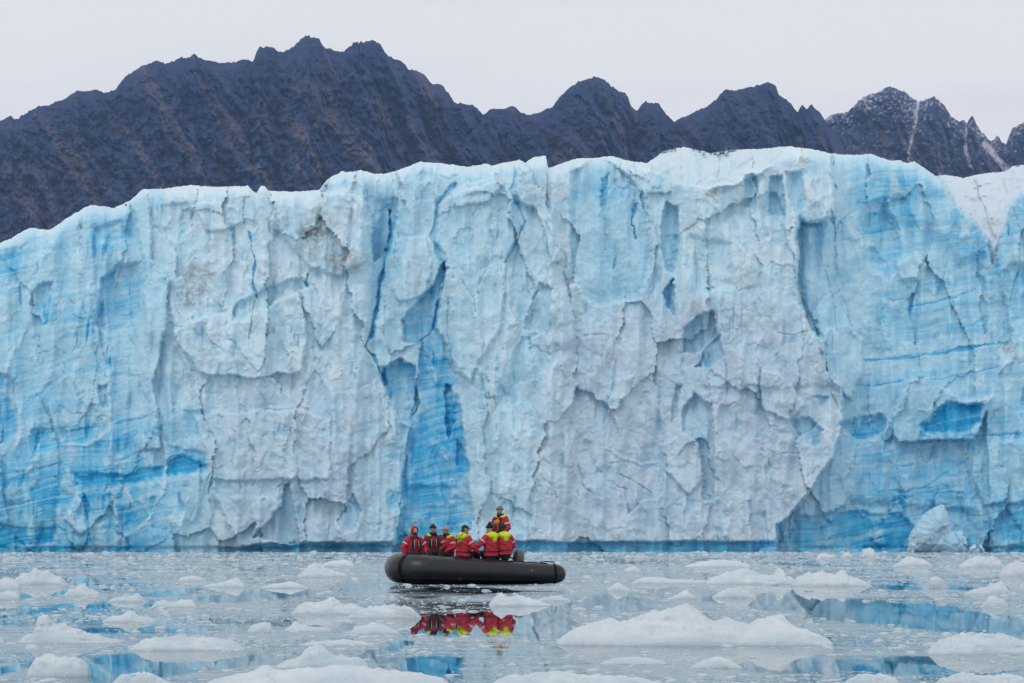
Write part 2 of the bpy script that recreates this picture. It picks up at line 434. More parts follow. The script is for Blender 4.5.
# (polyline px, half width px, depth m, blueness or None, dirt)
LINES = [
    ([(391, 212), (390, 238), (385, 258), (382, 275), (379, 296), (374, 320), (370, 336), (366, 346)], 2.2, -3.2, .78, 0), ([(366, 346), (373, 356), (378, 368), (386, 384)], 1.6, -2.5, .7, 0), ([(386, 392), (394, 408), (404, 424), (412, 428)], 2.0, 1.0, .1, 0),
    ([(456, 184), (438, 203), (433, 237), (441, 260)], 2.3, -1.8, .62, 0), ([(445, 262), (443, 285), (433, 328)], 1.8, -2.2, .98, 0),
    ([(421, 344), (419, 372), (414, 405), (408, 440), (402, 490), (398, 540)], 1.2, -1.0, .9, 0), ([(448, 292), (448, 330), (452, 372)], 1.0, -.5, .7, 0),
    ([(515, 203), (525, 222), (516, 243), (506, 262)], 1.5, -1.2, .66, 0), ([(516, 168), (512, 190), (516, 204)], 1.6, -.8, .6, 0),
    ([(636, 205), (632, 222), (636, 238)], 1.5, -1.8, .86, 0), ([(633, 150), (635, 180), (634, 205)], 1.0, -.7, .5, 0),
    ([(249, 231), (252, 245), (254, 256), (254, 281), (256, 297)], 1.4, -1.3, .8, 0), ([(254, 300), (251, 322), (249, 339)], .9, -.9, .5, .2),
    ([(307, 274), (307, 286)], 1.8, -1.4, .7, .3), ([(197, 190), (196, 198), (194, 209)], .9, -.8, None, .6), ([(192, 211), (193, 236)], .8, -.6, None, .5),
    ([(243, 200), (245, 225)], .8, -.6, .35, .25), ([(261, 185), (262, 191)], .5, 0, None, 0),
    ([(562, 262), (567, 285), (574, 318)], .9, -.9, None, .5), ([(558, 246), (566, 258), (565, 275)], .9, -.5, None, .3),
    ([(761, 368), (760, 395), (755, 418)], .8, -.8, .3, .25), ([(802, 300), (825, 345), (825, 370)], 1.0, -.9, .7, 0),
    ([(834, 216), (836, 255), (834, 262)], 1.0, -.8, .7, 0), ([(822, 255), (834, 300), (836, 330)], .9, -.5, .66, 0),
    ([(910, 308), (940, 301), (977, 289)], 1.3, -.35, .86, 0), ([(865, 360), (905, 358), (946, 353), (968, 347), (1007, 342)], 1.6, -.5, .88, 0), ([(960, 349), (985, 344)], 2.6, -.6, .95, 0),
    ([(856, 386), (880, 385), (902, 381)], 1.2, -.4, .78, 0), ([(864, 324), (885, 317)], 1.1, -.3, .72, 0), ([(971, 325), (985, 317)], 1.0, -.3, .74, 0), ([(930, 380), (966, 374), (1000, 366)], 1.0, -.3, .7, 0),
    ([(902, 443), (940, 441), (977, 436), (1018, 434)], 2.0, -.5, .9, 0), ([(878, 492), (905, 491), (933, 487)], 1.5, -.4, .92, 0), ([(928, 492), (963, 493)], 1.2, -.4, .84, 0),
    ([(888, 512), (925, 487), (968, 459)], 1.1, -.3, .74, 0), ([(895, 467), (913, 465)], 1.2, -.3, .82, 0), ([(916, 448), (925, 462), (932, 455)], 1.6, -.4, .8, 0), ([(968, 455), (970, 500)], 1.0, -.4, .74, 0),
    ([(840, 470), (838, 500)], .8, -.2, .5, 0), ([(1012, 208), (1020, 228), (1024, 250)], .8, -.5, .6, .1), ([(1000, 268), (1024, 264)], .9, .4, .2, 0),
    ([(953, 300), (950, 338)], .9, -.3, .68, 0), ([(917, 300), (915, 345)], .8, -.3, .64, 0), ([(948, 262), (940, 285), (936, 292)], .8, -.3, .7, 0),
    ([(974, 180), (979, 194), (984, 208), (990, 225), (996, 238)], 1.5, -1.2, None, .55), ([(1003, 178), (1008, 195)], 1.0, -.8, None, .3),
    ([(114, 424), (140, 418), (159, 409)], 1.2, -.3, .76, 0), ([(25, 404), (45, 388), (61, 376)], 1.4, -.3, .68, 0), ([(0, 508), (40, 500), (66, 492)], 1.4, -.3, .76, 0), ([(0, 482), (30, 474), (62, 462)], 1.3, -.3, .74, 0),
    ([(64, 370), (78, 395), (88, 412)], .9, -.4, .62, 0), ([(55, 345), (68, 372), (80, 395)], .7, -.3, .62, 0), ([(120, 460), (160, 447)], 1.2, -.3, .76, 0), ([(30, 452), (62, 446), (100, 436)], 1.3, -.3, .74, 0),
    ([(620, 474), (640, 485), (652, 492)], .9, -.7, .3, .15), ([(578, 466), (584, 486), (592, 492)], .8, -.7, .25, .2), ([(560, 466), (572, 468)], .7, -.5, .2, .15), ([(538, 487), (553, 488), (556, 500)], .7, -.5, .25, .15),
    ([(608, 480), (620, 488), (628, 490)], .7, -.5, .2, .15), ([(585, 336), (605, 334), (622, 340)], .8, -.5, .2, .15), ([(660, 520), (668, 525), (668, 545)], .7, -.6, .3, .1),
    ([(778, 332), (795, 335), (808, 331)], .9, -.6, .3, .2), ([(776, 455), (800, 452)], .8, -.5, .2, .1), ([(208, 413), (260, 410), (308, 405)], .8, .5, .05, 0),
    ([(237, 362), (238, 410)], .5, -.4, .2, .1), ([(291, 362), (293, 415)], .6, -.4, .3, .1), ([(272, 400), (282, 372)], .7, -.4, .25, .1), ([(275, 440), (284, 452), (290, 430)], .7, -.5, .25, .15), ([(235, 430), (232, 462)], .7, -.5, .25, .2),
    ([(745, 186), (725, 180), (700, 184), (672, 182)], .7, -.6, .12, .2), ([(720, 160), (717, 178)], .8, -.5, None, .3),
    ([(696, 240), (697, 290)], .9, -.6, .3, .1), ([(723, 300), (722, 330)], .9, -.5, .4, 0), ([(729, 318), (729, 340)], 1.1, -.6, .46, 0), ([(726, 360), (728, 392)], 1.1, -.5, .4, 0),
    ([(742, 262), (741, 330)], .6, -.4, .25, .15), ([(605, 190), (604, 250)], .8, -.4, .55, 0), ([(586, 180), (583, 240)], .7, -.3, .5, 0), ([(482, 262), (480, 330)], .6, -.3, .4, 0), ([(498, 230), (497, 290)], .6, -.3, .4, 0),
    # white drips and ribs on the blue wall at the left
    ([(103, 418), (109, 429), (100, 438), (86, 445), (64, 445), (57, 430), (52, 418), (49, 404)], 1.6, .6, .16, 0), ([(64, 412), (70, 434)], 1.1, .4, .22, 0), ([(17, 404), (20, 425), (19, 443), (13, 449)], 2.6, .6, .24, 0),
    ([(108, 366), (111, 400), (111, 443), (107, 468)], 1.6, .5, .3, 0), ([(156, 362), (162, 420), (167, 468), (161, 496), (145, 526), (117, 540)], 2.4, .7, .26, 0), ([(240 * .2783, 470), (73, 484)], 1.5, .5, .25, 0),
    ([(111, 490), (116, 512), (120, 534)], 2.2, .6, .22, 0), ([(200, 470), (199, 498), (193, 520)], 1.8, .5, .24, 0), ([(189, 490), (183, 520), (178, 530)], 1.6, .5, .3, 0), ([(143, 430), (144, 462)], 1.0, .4, .26, 0), ([(133, 444), (134, 462)], .9, .4, .3, 0),
    ([(26, 470), (25, 520)], 2.4, .4, .38, 0), ([(60, 505), (56, 540)], 1.8, .5, .3, 0), ([(140, 500), (150, 515), (140, 528)], 2.0, .5, .2, 0), ([(125, 490), (135, 505)], 2.4, .4, .28, 0),
    ([(30, 280), (26, 330), (12, 352), (8, 372)], 2.0, .6, .36, 0), ([(93, 260), (96, 300), (98, 340), (104, 372), (104, 400)], 1.6, .7, .4, 0), ([(84, 214), (86, 260)], 1.6, .6, .44, 0),
    ([(838, 424), (846, 433), (858, 441), (874, 440), (884, 432), (890, 418)], 1.6, .6, .2, 0), ([(960, 400), (978, 402), (992, 396)], 2.0, .8, .12, 0), ([(941, 387), (958, 396)], 1.6, .6, .14, 0), ([(973, 455), (975, 495), (966, 503)], 1.3, .5, .24, 0),
    ([(555, 362), (548, 396), (543, 442), (538, 487), (535, 530)], 1.1, .5, .06, 0), ([(536, 207), (546, 222), (559, 247), (552, 262), (536, 296), (524, 329), (510, 360)], 1.1, .8, .08, 0),
    ([(605, 448), (622, 458), (640, 464), (656, 462)], 1.2, .6, .04, 0), ([(640, 180), (655, 168), (668, 170)], .9, .4, .1, 0),
]
# dirt smudges: centre px, radius px, amount
DIRT = [(198, 280, 24, .5), (188, 300, 14, .4), (313, 232, 16, .95), (322, 222, 20, .35), (342, 262, 20, .55), (300, 268, 10, .3), (336, 320, 9, .3), (392, 262, 9, .3), (713, 193, 9, .7), (718, 200, 5, .7), (805, 159, 5, .5), (562, 262, 6, .5), (565, 280, 6, .4),
        (497, 182, 6, .35), (697, 307, 10, .35), (728, 280, 7, .4), (1007, 345, 12, .5), (750, 270, 26, .18), (745, 300, 20, .16), (990, 222, 12, .3), (770, 258, 14, .2), (262, 195, 6, .25), (150, 415, 8, .1), (310, 250, 18, .3), (585, 475, 5, .4), (878, 322, 3, .5), (362, 262, 14, .35), (200, 225, 10, .2), (640, 210, 4, .4)]


def build_glacier():
    us = np.arange(-170, 1200.1, 0.85)
    NV = 500
    cu = np.array([c[0] for c in CREST], float); cv = np.array([c[1] for c in CREST], float)
    T = np.interp(us, cu, cv) + 1.1 * fbm(us * 0.16, us * 0 + 3.3, 4, 5) + 0.5 * vnoise(us * 0.5, us * 0, 8)
    t = np.linspace(0, 1, NV)
    V = T[None, :] + t[:, None] * (564.0 - T[None, :])
    U = np.broadcast_to(us[None, :], V.shape).copy()
    # ragged edges: every outline is read through a small warp
    wu = U + 4.2 * fbm(U * .045, V * .03, 4, 21) + 1.6 * fbm(U * .25, V * .2, 3, 25)
    wv = V + 4.2 * fbm(U * .045 + 9, V * .045, 4, 31) + 1.6 * fbm(U * .25, V * .25 + 4, 3, 35)

    P = np.interp(U + 3 * fbm(U * .03, V * .02, 3, 3), *zip(*BASE_P))
    B = np.interp(U + 8 * fbm(U * .03, V * .02, 3, 7), *zip(*BASE_B))
    P = P + (V - 350) * 0.007
    D = np.zeros_like(U)

    def window(pts, m):
        xs = [p[0] for p in pts]; ys = [p[1] for p in pts]
        c0 = max(0, np.searchsorted(us, min(xs) - m)); c1 = min(len(us), np.searchsorted(us, max(xs) + m))
        rows = np.where((V[:, c0:c1].max(1) > min(ys) - m) & (V[:, c0:c1].min(1) < max(ys) + m))[0] if c1 > c0 else []
        if len(rows) == 0: return None
        return slice(rows[0], rows[-1] + 1), slice(c0, c1)

    for pts, prot, soft, blue, wgt in POLYS:
        w_ = window(pts, soft + 14)
        if w_ is None: continue
        s = poly_sd(wu[w_], wv[w_], pts)
        k = sstep(-soft * 0.5, soft * 0.5, s)
        P[w_] += prot * k
        if blue is not None:
            kb = sstep(-soft, soft, s + 3.5 * fbm(U[w_] * .1, V[w_] * .08, 4, 77)) * wgt * np.clip(.9 + .5 * fbm(U[w_] * .05, V[w_] * .045, 4, 81), .3, 1)
            B[w_] = B[w_] * (1 - kb) + blue * kb
    # slope of the snowfield behind, and the tower's own
    s = poly_sd(wu, wv, [(937, 176), (946, 160), (1230, 140), (1230, 215), (1024, 190), (1010, 206), (1001, 234), (997, 250), (993, 262), (990, 242), (974, 222), (955, 204)])
    snow = sstep(-1, 1, s)
    P -= snow * np.clip(262 - V, 0, 120) * 0.45
    s2 = poly_sd(wu, wv, [q for q in POLYS if q[0][0] == (630, 160)][0][0])
    snow2 = sstep(-1.5, 2, s2)
    P -= snow2 * np.clip(186 - V, 0, 60) * 0.2
    P += snow2 * 1.5 * fbm((U + 1.6 * V) * .045, V * .02, 4, 971)
    snow = np.maximum(snow, snow2 * .55)
    rsnow = snow * (U > 900)
    P += rsnow * (2.2 * fbm(U * .05 - V * .03, V * .09, 4, 941) + .5 * fbm(U * .2, V * .3, 3, 951))
    D += snow * .14 * sstep(.15, .6, fbm(U * .05 - V * .03, V * .12, 5, 961))

    # rounding of the crest
    P -= 3.2 * np.exp(-(V - T[None, :]) / 4.0)
    B = B * (1 - 0.65 * np.exp(-(V - T[None, :]) / 5.5))

    rough = np.clip(1.25 - B * 1.6, 0.12, 1.0)      # white ice is broken, blue ice is smooth
    qu = wu + 7 * fbm(U * .06, V * .05, 4, 91); qv = wv + 7 * fbm(U * .06 + 5, V * .05, 4, 95)
    f1, e1 = facets(qu / 44, qv / 105, 101, 1.3)
    f2, e2 = facets(qu / 19 + 5, qv / 29, 131, 1.3)
    f3, e3 = facets(qu / 9, qv / 11 + 3, 161, 1.3)
    f4, e4 = facets(wu / 3.6, wv / 3.8 + 3, 191, 1.2)
    rough = rough * (1 - .75 * snow)
    patch = sstep(-.25, .45, fbm(U * .012, V * .012, 3, 61))
    patch2 = sstep(-.1, .45, fbm(U * .022, V * .022, 4, 67))
    P += rough * (.85 * f1 + (0.05 + .13 * patch) * f2 + (.015 + 0.085 * patch2) * f3 + (.025 * patch2) * f4)
    P += (1 - rough) * (0.26 * f1 + 0.05 * f2)
    # shelves and hanging scallops: sharp-edged arcs
    zone = sstep(-.3, .4, fbm(U * .02, V * .02, 2, 221))
    cup = np.abs(vnoise(qu * .035, qv * .022, 211)) + .5 * np.abs(vnoise(qu * .075 + 4, qv * .05, 213))
    P -= rough * .52 * cup * (.3 + .7 * zone)
    bil = np.abs(vnoise(qu * .11 + 8, qv * .085, 215)) + .5 * np.abs(vnoise(qu * .25, qv * .2 + 3, 217))
    P += rough * .17 * bil * (1.1 - zone)
    # flutes that run down the face and general relief
    fl = fbm(U * .07, V * .012, 2, 241)
    P += .95 * fl + .09 * fbm(U * .3, V * .03, 3, 251) * (0.4 + .6 * patch)
    P += rough * (.26 * fbm(U * .06, V * .05, 4, 261) + .05 * patch2 * fbm(U * .35, V * .35, 3, 271)) + (1 - rough) * .45 * fbm(U * .03, V * .03, 4, 281)
    # thin joints
    j1 = np.exp(-(e1 / .025) ** 2) * sstep(.05, .3, fbm(U * .02 + 4, V * .02, 2, 301))
    P -= j1 * .06
    rid = fbm(U * .03, V * .006, 4, 311, ridged=True)
    vc = sstep(.72, .85, rid) * sstep(0, .3, fbm(U * .015, V * .02, 2, 321))
    P -= vc * .3
    B = np.clip(B + vc * .2 + j1 * .1, 0, 1)

    # lamination of the blue walls, patches and veins in the ice itself
    tiltv = V + .16 * (U - 512) * np.where(U > 780, .9, 1.2) + 9 * fbm(U * .012, V * .012, 3, 331)
    lam = fbm(U * .006, tiltv * .16, 4, 341) * .8 + .5 * fbm(U * .02, tiltv * .45, 3, 351)
    blueish = sstep(.28, .6, B)
    B += blueish * (.36 * lam + .16 * fbm(U * .03, V * .03, 4, 361) + .05 * fbm(U * .12, V * .012, 2, 371))
    P += blueish * .12 * lam
    B += (1 - blueish) * (.12 * fbm(U * .025, V * .02, 4, 381) + .09 * fbm(U * .12, V * .1, 4, 391))
    # thin white crusts on blue ice
    milk = sstep(-.05, .4, fbm(wu * .022, wv * .018, 5, 405)) * blueish * (1 - sstep(.75, .9, B))
    B -= milk * .09
    crust = sstep(.12, .4, fbm(wu * .045, wv * .03, 5, 401)) * blueish * (1 - sstep(.8, .95, B))
    B -= crust * .2
    P += crust * .25
    B += .05 * sstep(370, 200, V)
    # freshly broken hollows are bluer, knobs whiter
    B += rough * (-.10 * np.clip(f2, -.8, .8) - .07 * np.clip(f3, -.8, .8))

    # slightly bluer towards the lower walls of old ice at both sides
    lowb = sstep(360, 520, V) * (sstep(230, 150, U) + sstep(830, 870, U))
    B += (.17 * lowb + .05 * lowb * lam)

    for pts, hw, dep, blue, dirt in LINES:
        w_ = window(pts, hw + 12)
        if w_ is None: continue
        lu = U[w_] + 3.2 * fbm(U[w_] * .06, V[w_] * .05, 4, 511) + 1.2 * fbm(U[w_] * .3, V[w_] * .3, 3, 515)
        lv = V[w_] + 3.2 * fbm(U[w_] * .06 + 8, V[w_] * .05, 4, 521) + 1.2 * fbm(U[w_] * .3, V[w_] * .3 + 6, 3, 525)
        d = seg_dist(lu, lv, pts)
        hwv = np.clip(hw * (0.8 + 1.1 * vnoise(U[w_] * .07, V[w_] * .07, 501)), hw * .25, None)
        if dep < 0:
            k = 1 - sstep(hwv * .35, hwv * 1.35, d)
            P[w_] += dep * .27 * k
            kk = k * .9
        else:
            k = np.exp(-(d / (hwv * 1.3)) ** 2)
            P[w_] += dep * .3 * k
            kk = k * np.clip(.62 + .9 * fbm(U[w_] * .12, V[w_] * .06, 3, 531), 0, .9)
        if blue is not None:
            B[w_] = B[w_] * (1 - kk) + min(blue, .78) * kk
        if dirt: D[w_] = np.maximum(D[w_], dirt * k)
    speck = fbm(wu * .28, wv * .33, 4, 601) + .7 * fbm(wu * .08, wv * .1, 3, 611)
    for x, y, r, a in DIRT:
        w_ = window([(x - r, y - r), (x + r, y + r)], r)
        d = np.hypot(wu[w_] - x, (wv[w_] - y) * 1.15)
        D[w_] = np.maximum(D[w_], a * (1 - sstep(r * .35, r * 1.15, d)) * sstep(-.4, .3, speck[w_] + .1))
    thin = sstep(.55, .85, speck) * .22 * sstep(.4, .2, B)
    D = np.clip(D + thin, 0, 1)

    # melt notch at the waterline under the middle and right of the left block
    nm = sstep(205, 232, U) * (1 - sstep(770, 790, U)) * (1 - .55 * sstep(375, 395, U) * (1 - sstep(455, 470, U)))
    edge = 541.3 + 3.2 * fbm(U * .018, U * 0, 4, 701) + 1.0 * fbm(U * .15, U * 0, 3, 703) + np.where(U < 380, .8, 0) + .9 + (U < 290) * sstep(300, 210, U) * 4
    nk = sstep(-1.6, 1.2, V - edge) * nm
    P -= nk * .8
    B = B * (1 - nk) + nk * (.76 + .10 * vnoise(U * .05, V * .3, 705))
    # soft base line elsewhere
    bl = sstep(545, 549, V) * (1 - nm)
    P -= bl * .35; B += bl * .12
    B = np.clip(B, 0, 1)

    grey = np.zeros_like(U)
    gp = poly_sd(wu, wv, [(548, 330), (620, 300), (690, 285), (800, 300), (845, 390), (845, 425), (828, 465), (788, 520), (776, 530), (776, 545), (530, 545), (538, 487), (543, 442), (547, 398)])
    grey = sstep(-25, 30, gp) * (.7 + .5 * fbm(U * .02, V * .02, 3, 801))
    grey += .55 * sstep(205, 240, U) * (1 - sstep(350, 395, U)) * sstep(340, 430, V)
    grey = np.clip(np.maximum(grey, snow * .75), 0, 1)

    depth = DG - P
    X = (U - 512.0) * depth / FPX
    Y = depth
    Z = CAM_H + (HOR - V) * depth / FPX
    # the ice runs on behind the crest
    back = [2, 5, 11, 22, 45, 90, 150, 220]
    bx, by, bz = [], [], []
    for b in back:
        zz = np.convolve(np.pad(Z[0], 20, mode='edge'), np.ones(41) / 41, 'valid')
        kz = min(1.0, b / 20.0)
        zb = (Z[0] - .15) * (1 - kz) + np.minimum(zz, Z[0] + 1.0) * kz + np.minimum(.6, b * .04) * fbm(X[0] * .25, X[0] * 0 + b * .3, 3, 901) - .012 * b
        far = np.maximum(0, 245 - T) * 0  # level top
        bx.append(X[0] * (1 + b * 0.0)); by.append(Y[0] + b); bz.append(zb + far)
    nb = len(back)
    X = np.concatenate([np.array(bx)[::-1], X]); Y = np.concatenate([np.array(by)[::-1], Y]); Z = np.concatenate([np.array(bz)[::-1], Z])
    ext = lambda A, v=None: np.concatenate([np.repeat(A[:1], nb, 0) if v is None else np.full((nb, A.shape[1]), v), A])
    B = ext(B, .06); D = ext(D, 0.0); grey = ext(grey, .5)
    me = np_mesh('glacier', np.stack([X, Y, Z], -1).reshape(-1, 3), grid_faces(*X.shape)[:, ::-1])
    set_attr(me, 'snow', ext(np.clip(np.maximum(snow, .75 * np.exp(-(V - T[None, :]) / 5.0)), 0, 1), 1.0))
    set_attr(me, 'blue', B); set_attr(me, 'dirt', D); set_attr(me, 'grey', grey)
    return me


def ice_material(name, cliff=True):
    m, nt, b = new_mat(name)
    p = pos(nt)
    blue = attr(nt, 'blue')
    # fine mottling of the ice itself
    n1 = noise_tex(nt, p, 1.6, 6, 0.62, 0.25, 0.75)
    n2 = noise_tex(nt, p, 5.0, 5, 0.65, 0.25, 0.75, stretch=(1, 1, .35))
    d1 = math_n(nt, 'MULTIPLY', math_n(nt, 'SUBTRACT', n1, 0.5), 0.16)
    d2 = math_n(nt, 'MULTIPLY', math_n(nt, 'SUBTRACT', n2, 0.5), 0.10)
    bl = math_n(nt, 'ADD', math_n(nt, 'ADD', blue, d1), d2, clamp=True)
    r = ramp(nt, ICE_RAMP)
    nt.links.new(bl, r.inputs[0])
    gr = ramp(nt, [(0.0, (.535, .655, .77)), (.3, (.43, .63, .775)), (.6, (.27, .56, .76)), (1.0, (.03, .30, .56))])
    nt.links.new(bl, gr.inputs[0])
    c = mixc(nt, attr(nt, 'grey'), r.outputs[0], gr.outputs[0])
    c = mixc(nt, math_n(nt, 'MULTIPLY', attr(nt, 'snow'), .62), c, mixc(nt, n2, (.56, .68, .78), (.73, .80, .86)))
    n3 = noise_tex(nt, p, 2.5, 5, 0.7, 0.3, 0.75)
    dc = mixc(nt, n3, (.11, .10, .10), (.25, .22, .21))
    dm = math_n(nt, 'MULTIPLY', attr(nt, 'dirt'), math_n(nt, 'ADD', n3, 0.35), clamp=True)
    c = mixc(nt, dm, c, dc)
    nt.links.new(c, b.inputs['Base Color'])
    rr = nt.nodes.new('ShaderNodeMapRange'); rr.inputs[3].default_value = .62; rr.inputs[4].default_value = .38
    nt.links.new(blue, rr.inputs[0]); nt.links.new(rr.outputs[0], b.inputs['Roughness'])
    b.inputs['IOR'].default_value = 1.31
    b.inputs['Specular IOR Level'].default_value = .35
    b.inputs['Subsurface Weight'].default_value = .4
    b.inputs['Subsurface Radius'].default_value = (.35, .7, 1.0)
    b.inputs['Subsurface Scale'].default_value = .5
    h = math_n(nt, 'ADD', noise_tex(nt, p, 3.2, 7, 0.68), math_n(nt, 'MULTIPLY', noise_tex(nt, p, 11.0, 4, 0.6), .3))
    bump(nt, h, .16, .22, b)
    return m


ICE_RAMP = [(0.0, (.70, .82, .895)), (.25, (.55, .765, .885)), (.45, (.43, .70, .855)), (.62, (.28, .61, .82)), (.8, (.10, .50, .80)), (1.0, (.025, .36, .64))]
ICE = ice_material('glacier_ice')
glacier = link('glacier', build_glacier(), ICE)
tag(glacier, 'blue and white broken glacier front rising straight out of the water', 'glacier', kind='structure')
# ------------------------------------------------------------------ mountains behind
RIDGE = [(-260, 190), (-160, 160), (-80, 140), (-30, 130), (0, 121), (10, 118), (17.5, 120), (25, 114), (37.5, 107.5), (47.5, 106), (67.5, 97.5), (77.5, 91), (84, 92.5), (94, 90), (103, 92), (112.5, 92.5), (117.5, 87.5), (127.5, 75), (140, 67.5),
         (152, 62), (156, 61), (165, 64), (179, 59), (194, 56), (206, 60), (228, 64), (244, 59), (253, 61), (259, 47.6), (267, 46.5), (282, 52.5), (289, 49.5), (301, 39), (312, 37), (320, 40), (324, 47.6), (342, 52.5), (353, 45), (372.5, 40),
         (380, 44), (386, 54.5), (403, 63), (408.6, 70.5), (424, 74), (431.5, 84), (441, 84), (456, 103.6), (473, 105), (483, 115), (490.5, 110.5), (511.5, 106.6), (527, 116), (551.5, 108.5), (561, 95), (578, 82), (595, 77), (605, 80), (616, 90.6),
         (625.7, 93), (631, 106.6), (637, 110.5), (646.6, 102), (658, 103), (669.5, 118), (675, 122), (684, 117), (707, 106.6), (726, 91), (741, 89.5), (754.5, 87), (768, 82), (775.4, 85.7), (779, 95), (790.6, 103), (797, 114), (802, 104), (806.6, 110.4),
         (811.6, 104.7), (821, 114), (830, 127), (845, 150), (870, 172), (920, 200), (1000, 230)]
PEAKS = [(770, 160), (800, 140), (815, 125), (825.7, 119), (830.6, 115), (848, 112), (863, 97), (882, 91.4), (891.5, 87), (903, 91.4), (915, 100), (919, 103), (928, 99), (934.6, 96), (943, 104.7), (950.6, 116), (960, 122), (964, 120), (967.7, 123.8), (972, 117), (977, 125.7),
         (988.6, 141), (994, 139), (997, 134), (1002, 143), (1006, 144.7), (1011.5, 129.5), (1024, 122), (1060, 105), (1120, 110), (1250, 150)]
GULLIES = [([(918, 103), (915, 122), (911, 140), (908, 160)], 1.9), ([(966, 128), (965, 145), (968, 158), (972, 168)], 1.7), ([(985, 144), (992, 152), (1003, 165), (1012, 176)], 4.0)]


def build_mountain(sil, d0, u0, u1, v1, seed, slope, gullies=(), spur=1.0):
    us = np.arange(u0, u1, 1.15)
    T = np.interp(us, *zip(*sil)) + 2.0 * fbm(us * .09, us * 0 + seed, 4, seed) + 1.3 * vnoise(us * .4, us * 0, seed + 1) + 1.6 * np.minimum(0, facets(us / 9.0, us * 0 + seed, seed + 2, 1.5)[0])
    NV = 260
    t = np.linspace(0, 1, NV) ** 1.05
    V = T[None, :] + t[:, None] * (v1 - T[None, :])
    U = np.broadcast_to(us[None, :], V.shape).copy()
    H = V - T[None, :]
    # spurs and gullies run down and to the right
    a = U - .55 * H
    wu = a + 9 * fbm(U * .02, V * .02, 4, seed + 3)
    sp = fbm(wu * .022, V * .004, 5, seed + 5, ridged=True)
    sp2 = fbm(wu * .075, V * .012, 4, seed + 9, ridged=True)
    rock = fbm(U * .06, V * .06, 5, seed + 13)
    f, e = facets(U / 13 + 2 * rock, V / 12, seed + 20, 1.4)
    fine, e2 = facets(U / 4.5, V / 5, seed + 30, 1.4)
    amt = 1 - np.exp(-H / 14)
    P = slope * H + spur * amt * (95 * sp + 34 * sp2 + 24 * rock + 13 * fbm(wu * .2, V * .09, 4, seed + 80, ridged=True) + 6 * fbm(U * .5, V * .5, 3, seed + 85, ridged=True)) + spur * (7 * f + 4 * fine) * (.35 + .65 * amt)
    scree = sstep(-.02, .5, fbm(wu * .07, V * .006, 4, seed + 40) + .35 * fbm(U * .02, V * .02, 3, seed + 44) - .12 + .25 * sstep(10, 70, H))
    scree *= sstep(-.55, .2, rock + .3 * fbm(U * .25, V * .25, 3, seed + 47) + .12)
    snow = np.zeros_like(U)
    gu = U + 2.2 * fbm(U * .1, V * .1, 3, seed + 60)
    for pts, w_ in gullies:
        d = seg_dist(gu, V, pts)
        k = 1 - sstep(w_ * .5, w_ * 1.05, d)
        snow = np.maximum(snow, k * (.75 + .5 * fbm(U * .3, V * .2, 3, seed + 66)))
        P -= 12 * np.exp(-(d / (w_ * 1.6)) ** 2)
    if gullies:
        dust = fbm(U * .35 + V * .1, V * .4, 4, seed + 70) + .25 * fine + .4 * fbm(U * .04, V * .04, 3, seed + 73)
        snow = np.maximum(snow, .55 * sstep(.30, .80, dust + .45 * np.exp(-H / 22)))
    depth = d0 - P
    X = (U - 512) * depth / FPX; Z = CAM_H + (HOR - V) * depth / FPX
    # far flank
    bx = np.array([X[0]] * 3); by = np.array([depth[0] + b for b in (900, 300, 60)]); bz = np.array([Z[0] - b * .8 for b in (900, 300, 60)])
    X = np.concatenate([bx, X]); Y = np.concatenate([by, depth]); Z = np.concatenate([bz, Z])
    # foot
    X = np.concatenate([X, X[-1:]]); Y = np.concatenate([Y, Y[-1:] - 150]); Z = np.concatenate([Z, np.full((1, len(us)), -20.0)])
    me = np_mesh('mountain', np.stack([X, Y, Z], -1).reshape(-1, 3), grid_faces(*X.shape)[:, ::-1])
    pad = lambda A: np.concatenate([np.repeat(A[:1], 3, 0), A, A[-1:]])
    set_attr(me, 'scree', pad(scree)); set_attr(me, 'snow', pad(snow))
    return me


def rock_material(name, dark, mid, scree):  # dark and mid tones carry the blue cast of air and ambient light
    m, nt, b = new_mat(name)
    p = pos(nt)
    n = noise_tex(nt, p, .02, 8, .68, .3, .72)
    n2 = noise_tex(nt, p, .09, 5, .65, .3, .7, stretch=(1, 1, .6))
    c = mixc(nt, n, dark, mid)
    c = mixc(nt, math_n(nt, 'MULTIPLY', n2, .45), c, tuple(k * .5 for k in dark))
    sc = mixc(nt, n2, tuple(k * .7 for k in scree), scree)
    c = mixc(nt, math_n(nt, 'MULTIPLY', attr(nt, 'scree'), .75), c, sc)
    c = mixc(nt, attr(nt, 'snow'), c, (.72, .70, .74))
    nt.links.new(c, b.inputs['Base Color'])
    b.inputs['Roughness'].default_value = .95
    b.inputs['Specular IOR Level'].default_value = .1
    bump(nt, noise_tex(nt, p, .045, 7, .7), .7, 9.0, b)
    return m


ridge = link('mountain', build_mountain(RIDGE, 4300.0, -260, 1000, 300, 1200, 2.3), rock_material('dark_rock', (.027, .048, .130), (.066, .095, .190), (.165, .140, .170)))
tag(ridge, 'long dark brown rock ridge tinted haze blue, filling the skyline behind the glacier', 'mountain', kind='structure')
peaks = link('mountain', build_mountain(PEAKS, 5600.0, 770, 1250, 300, 1500, 2.6, GULLIES, 1.2), rock_material('snowy_rock', (.028, .049, .130), (.075, .100, .190), (.16, .135, .16)))
tag(peaks, 'jagged dark peaks dusted with snow, white gullies running down them', 'mountain', kind='structure')
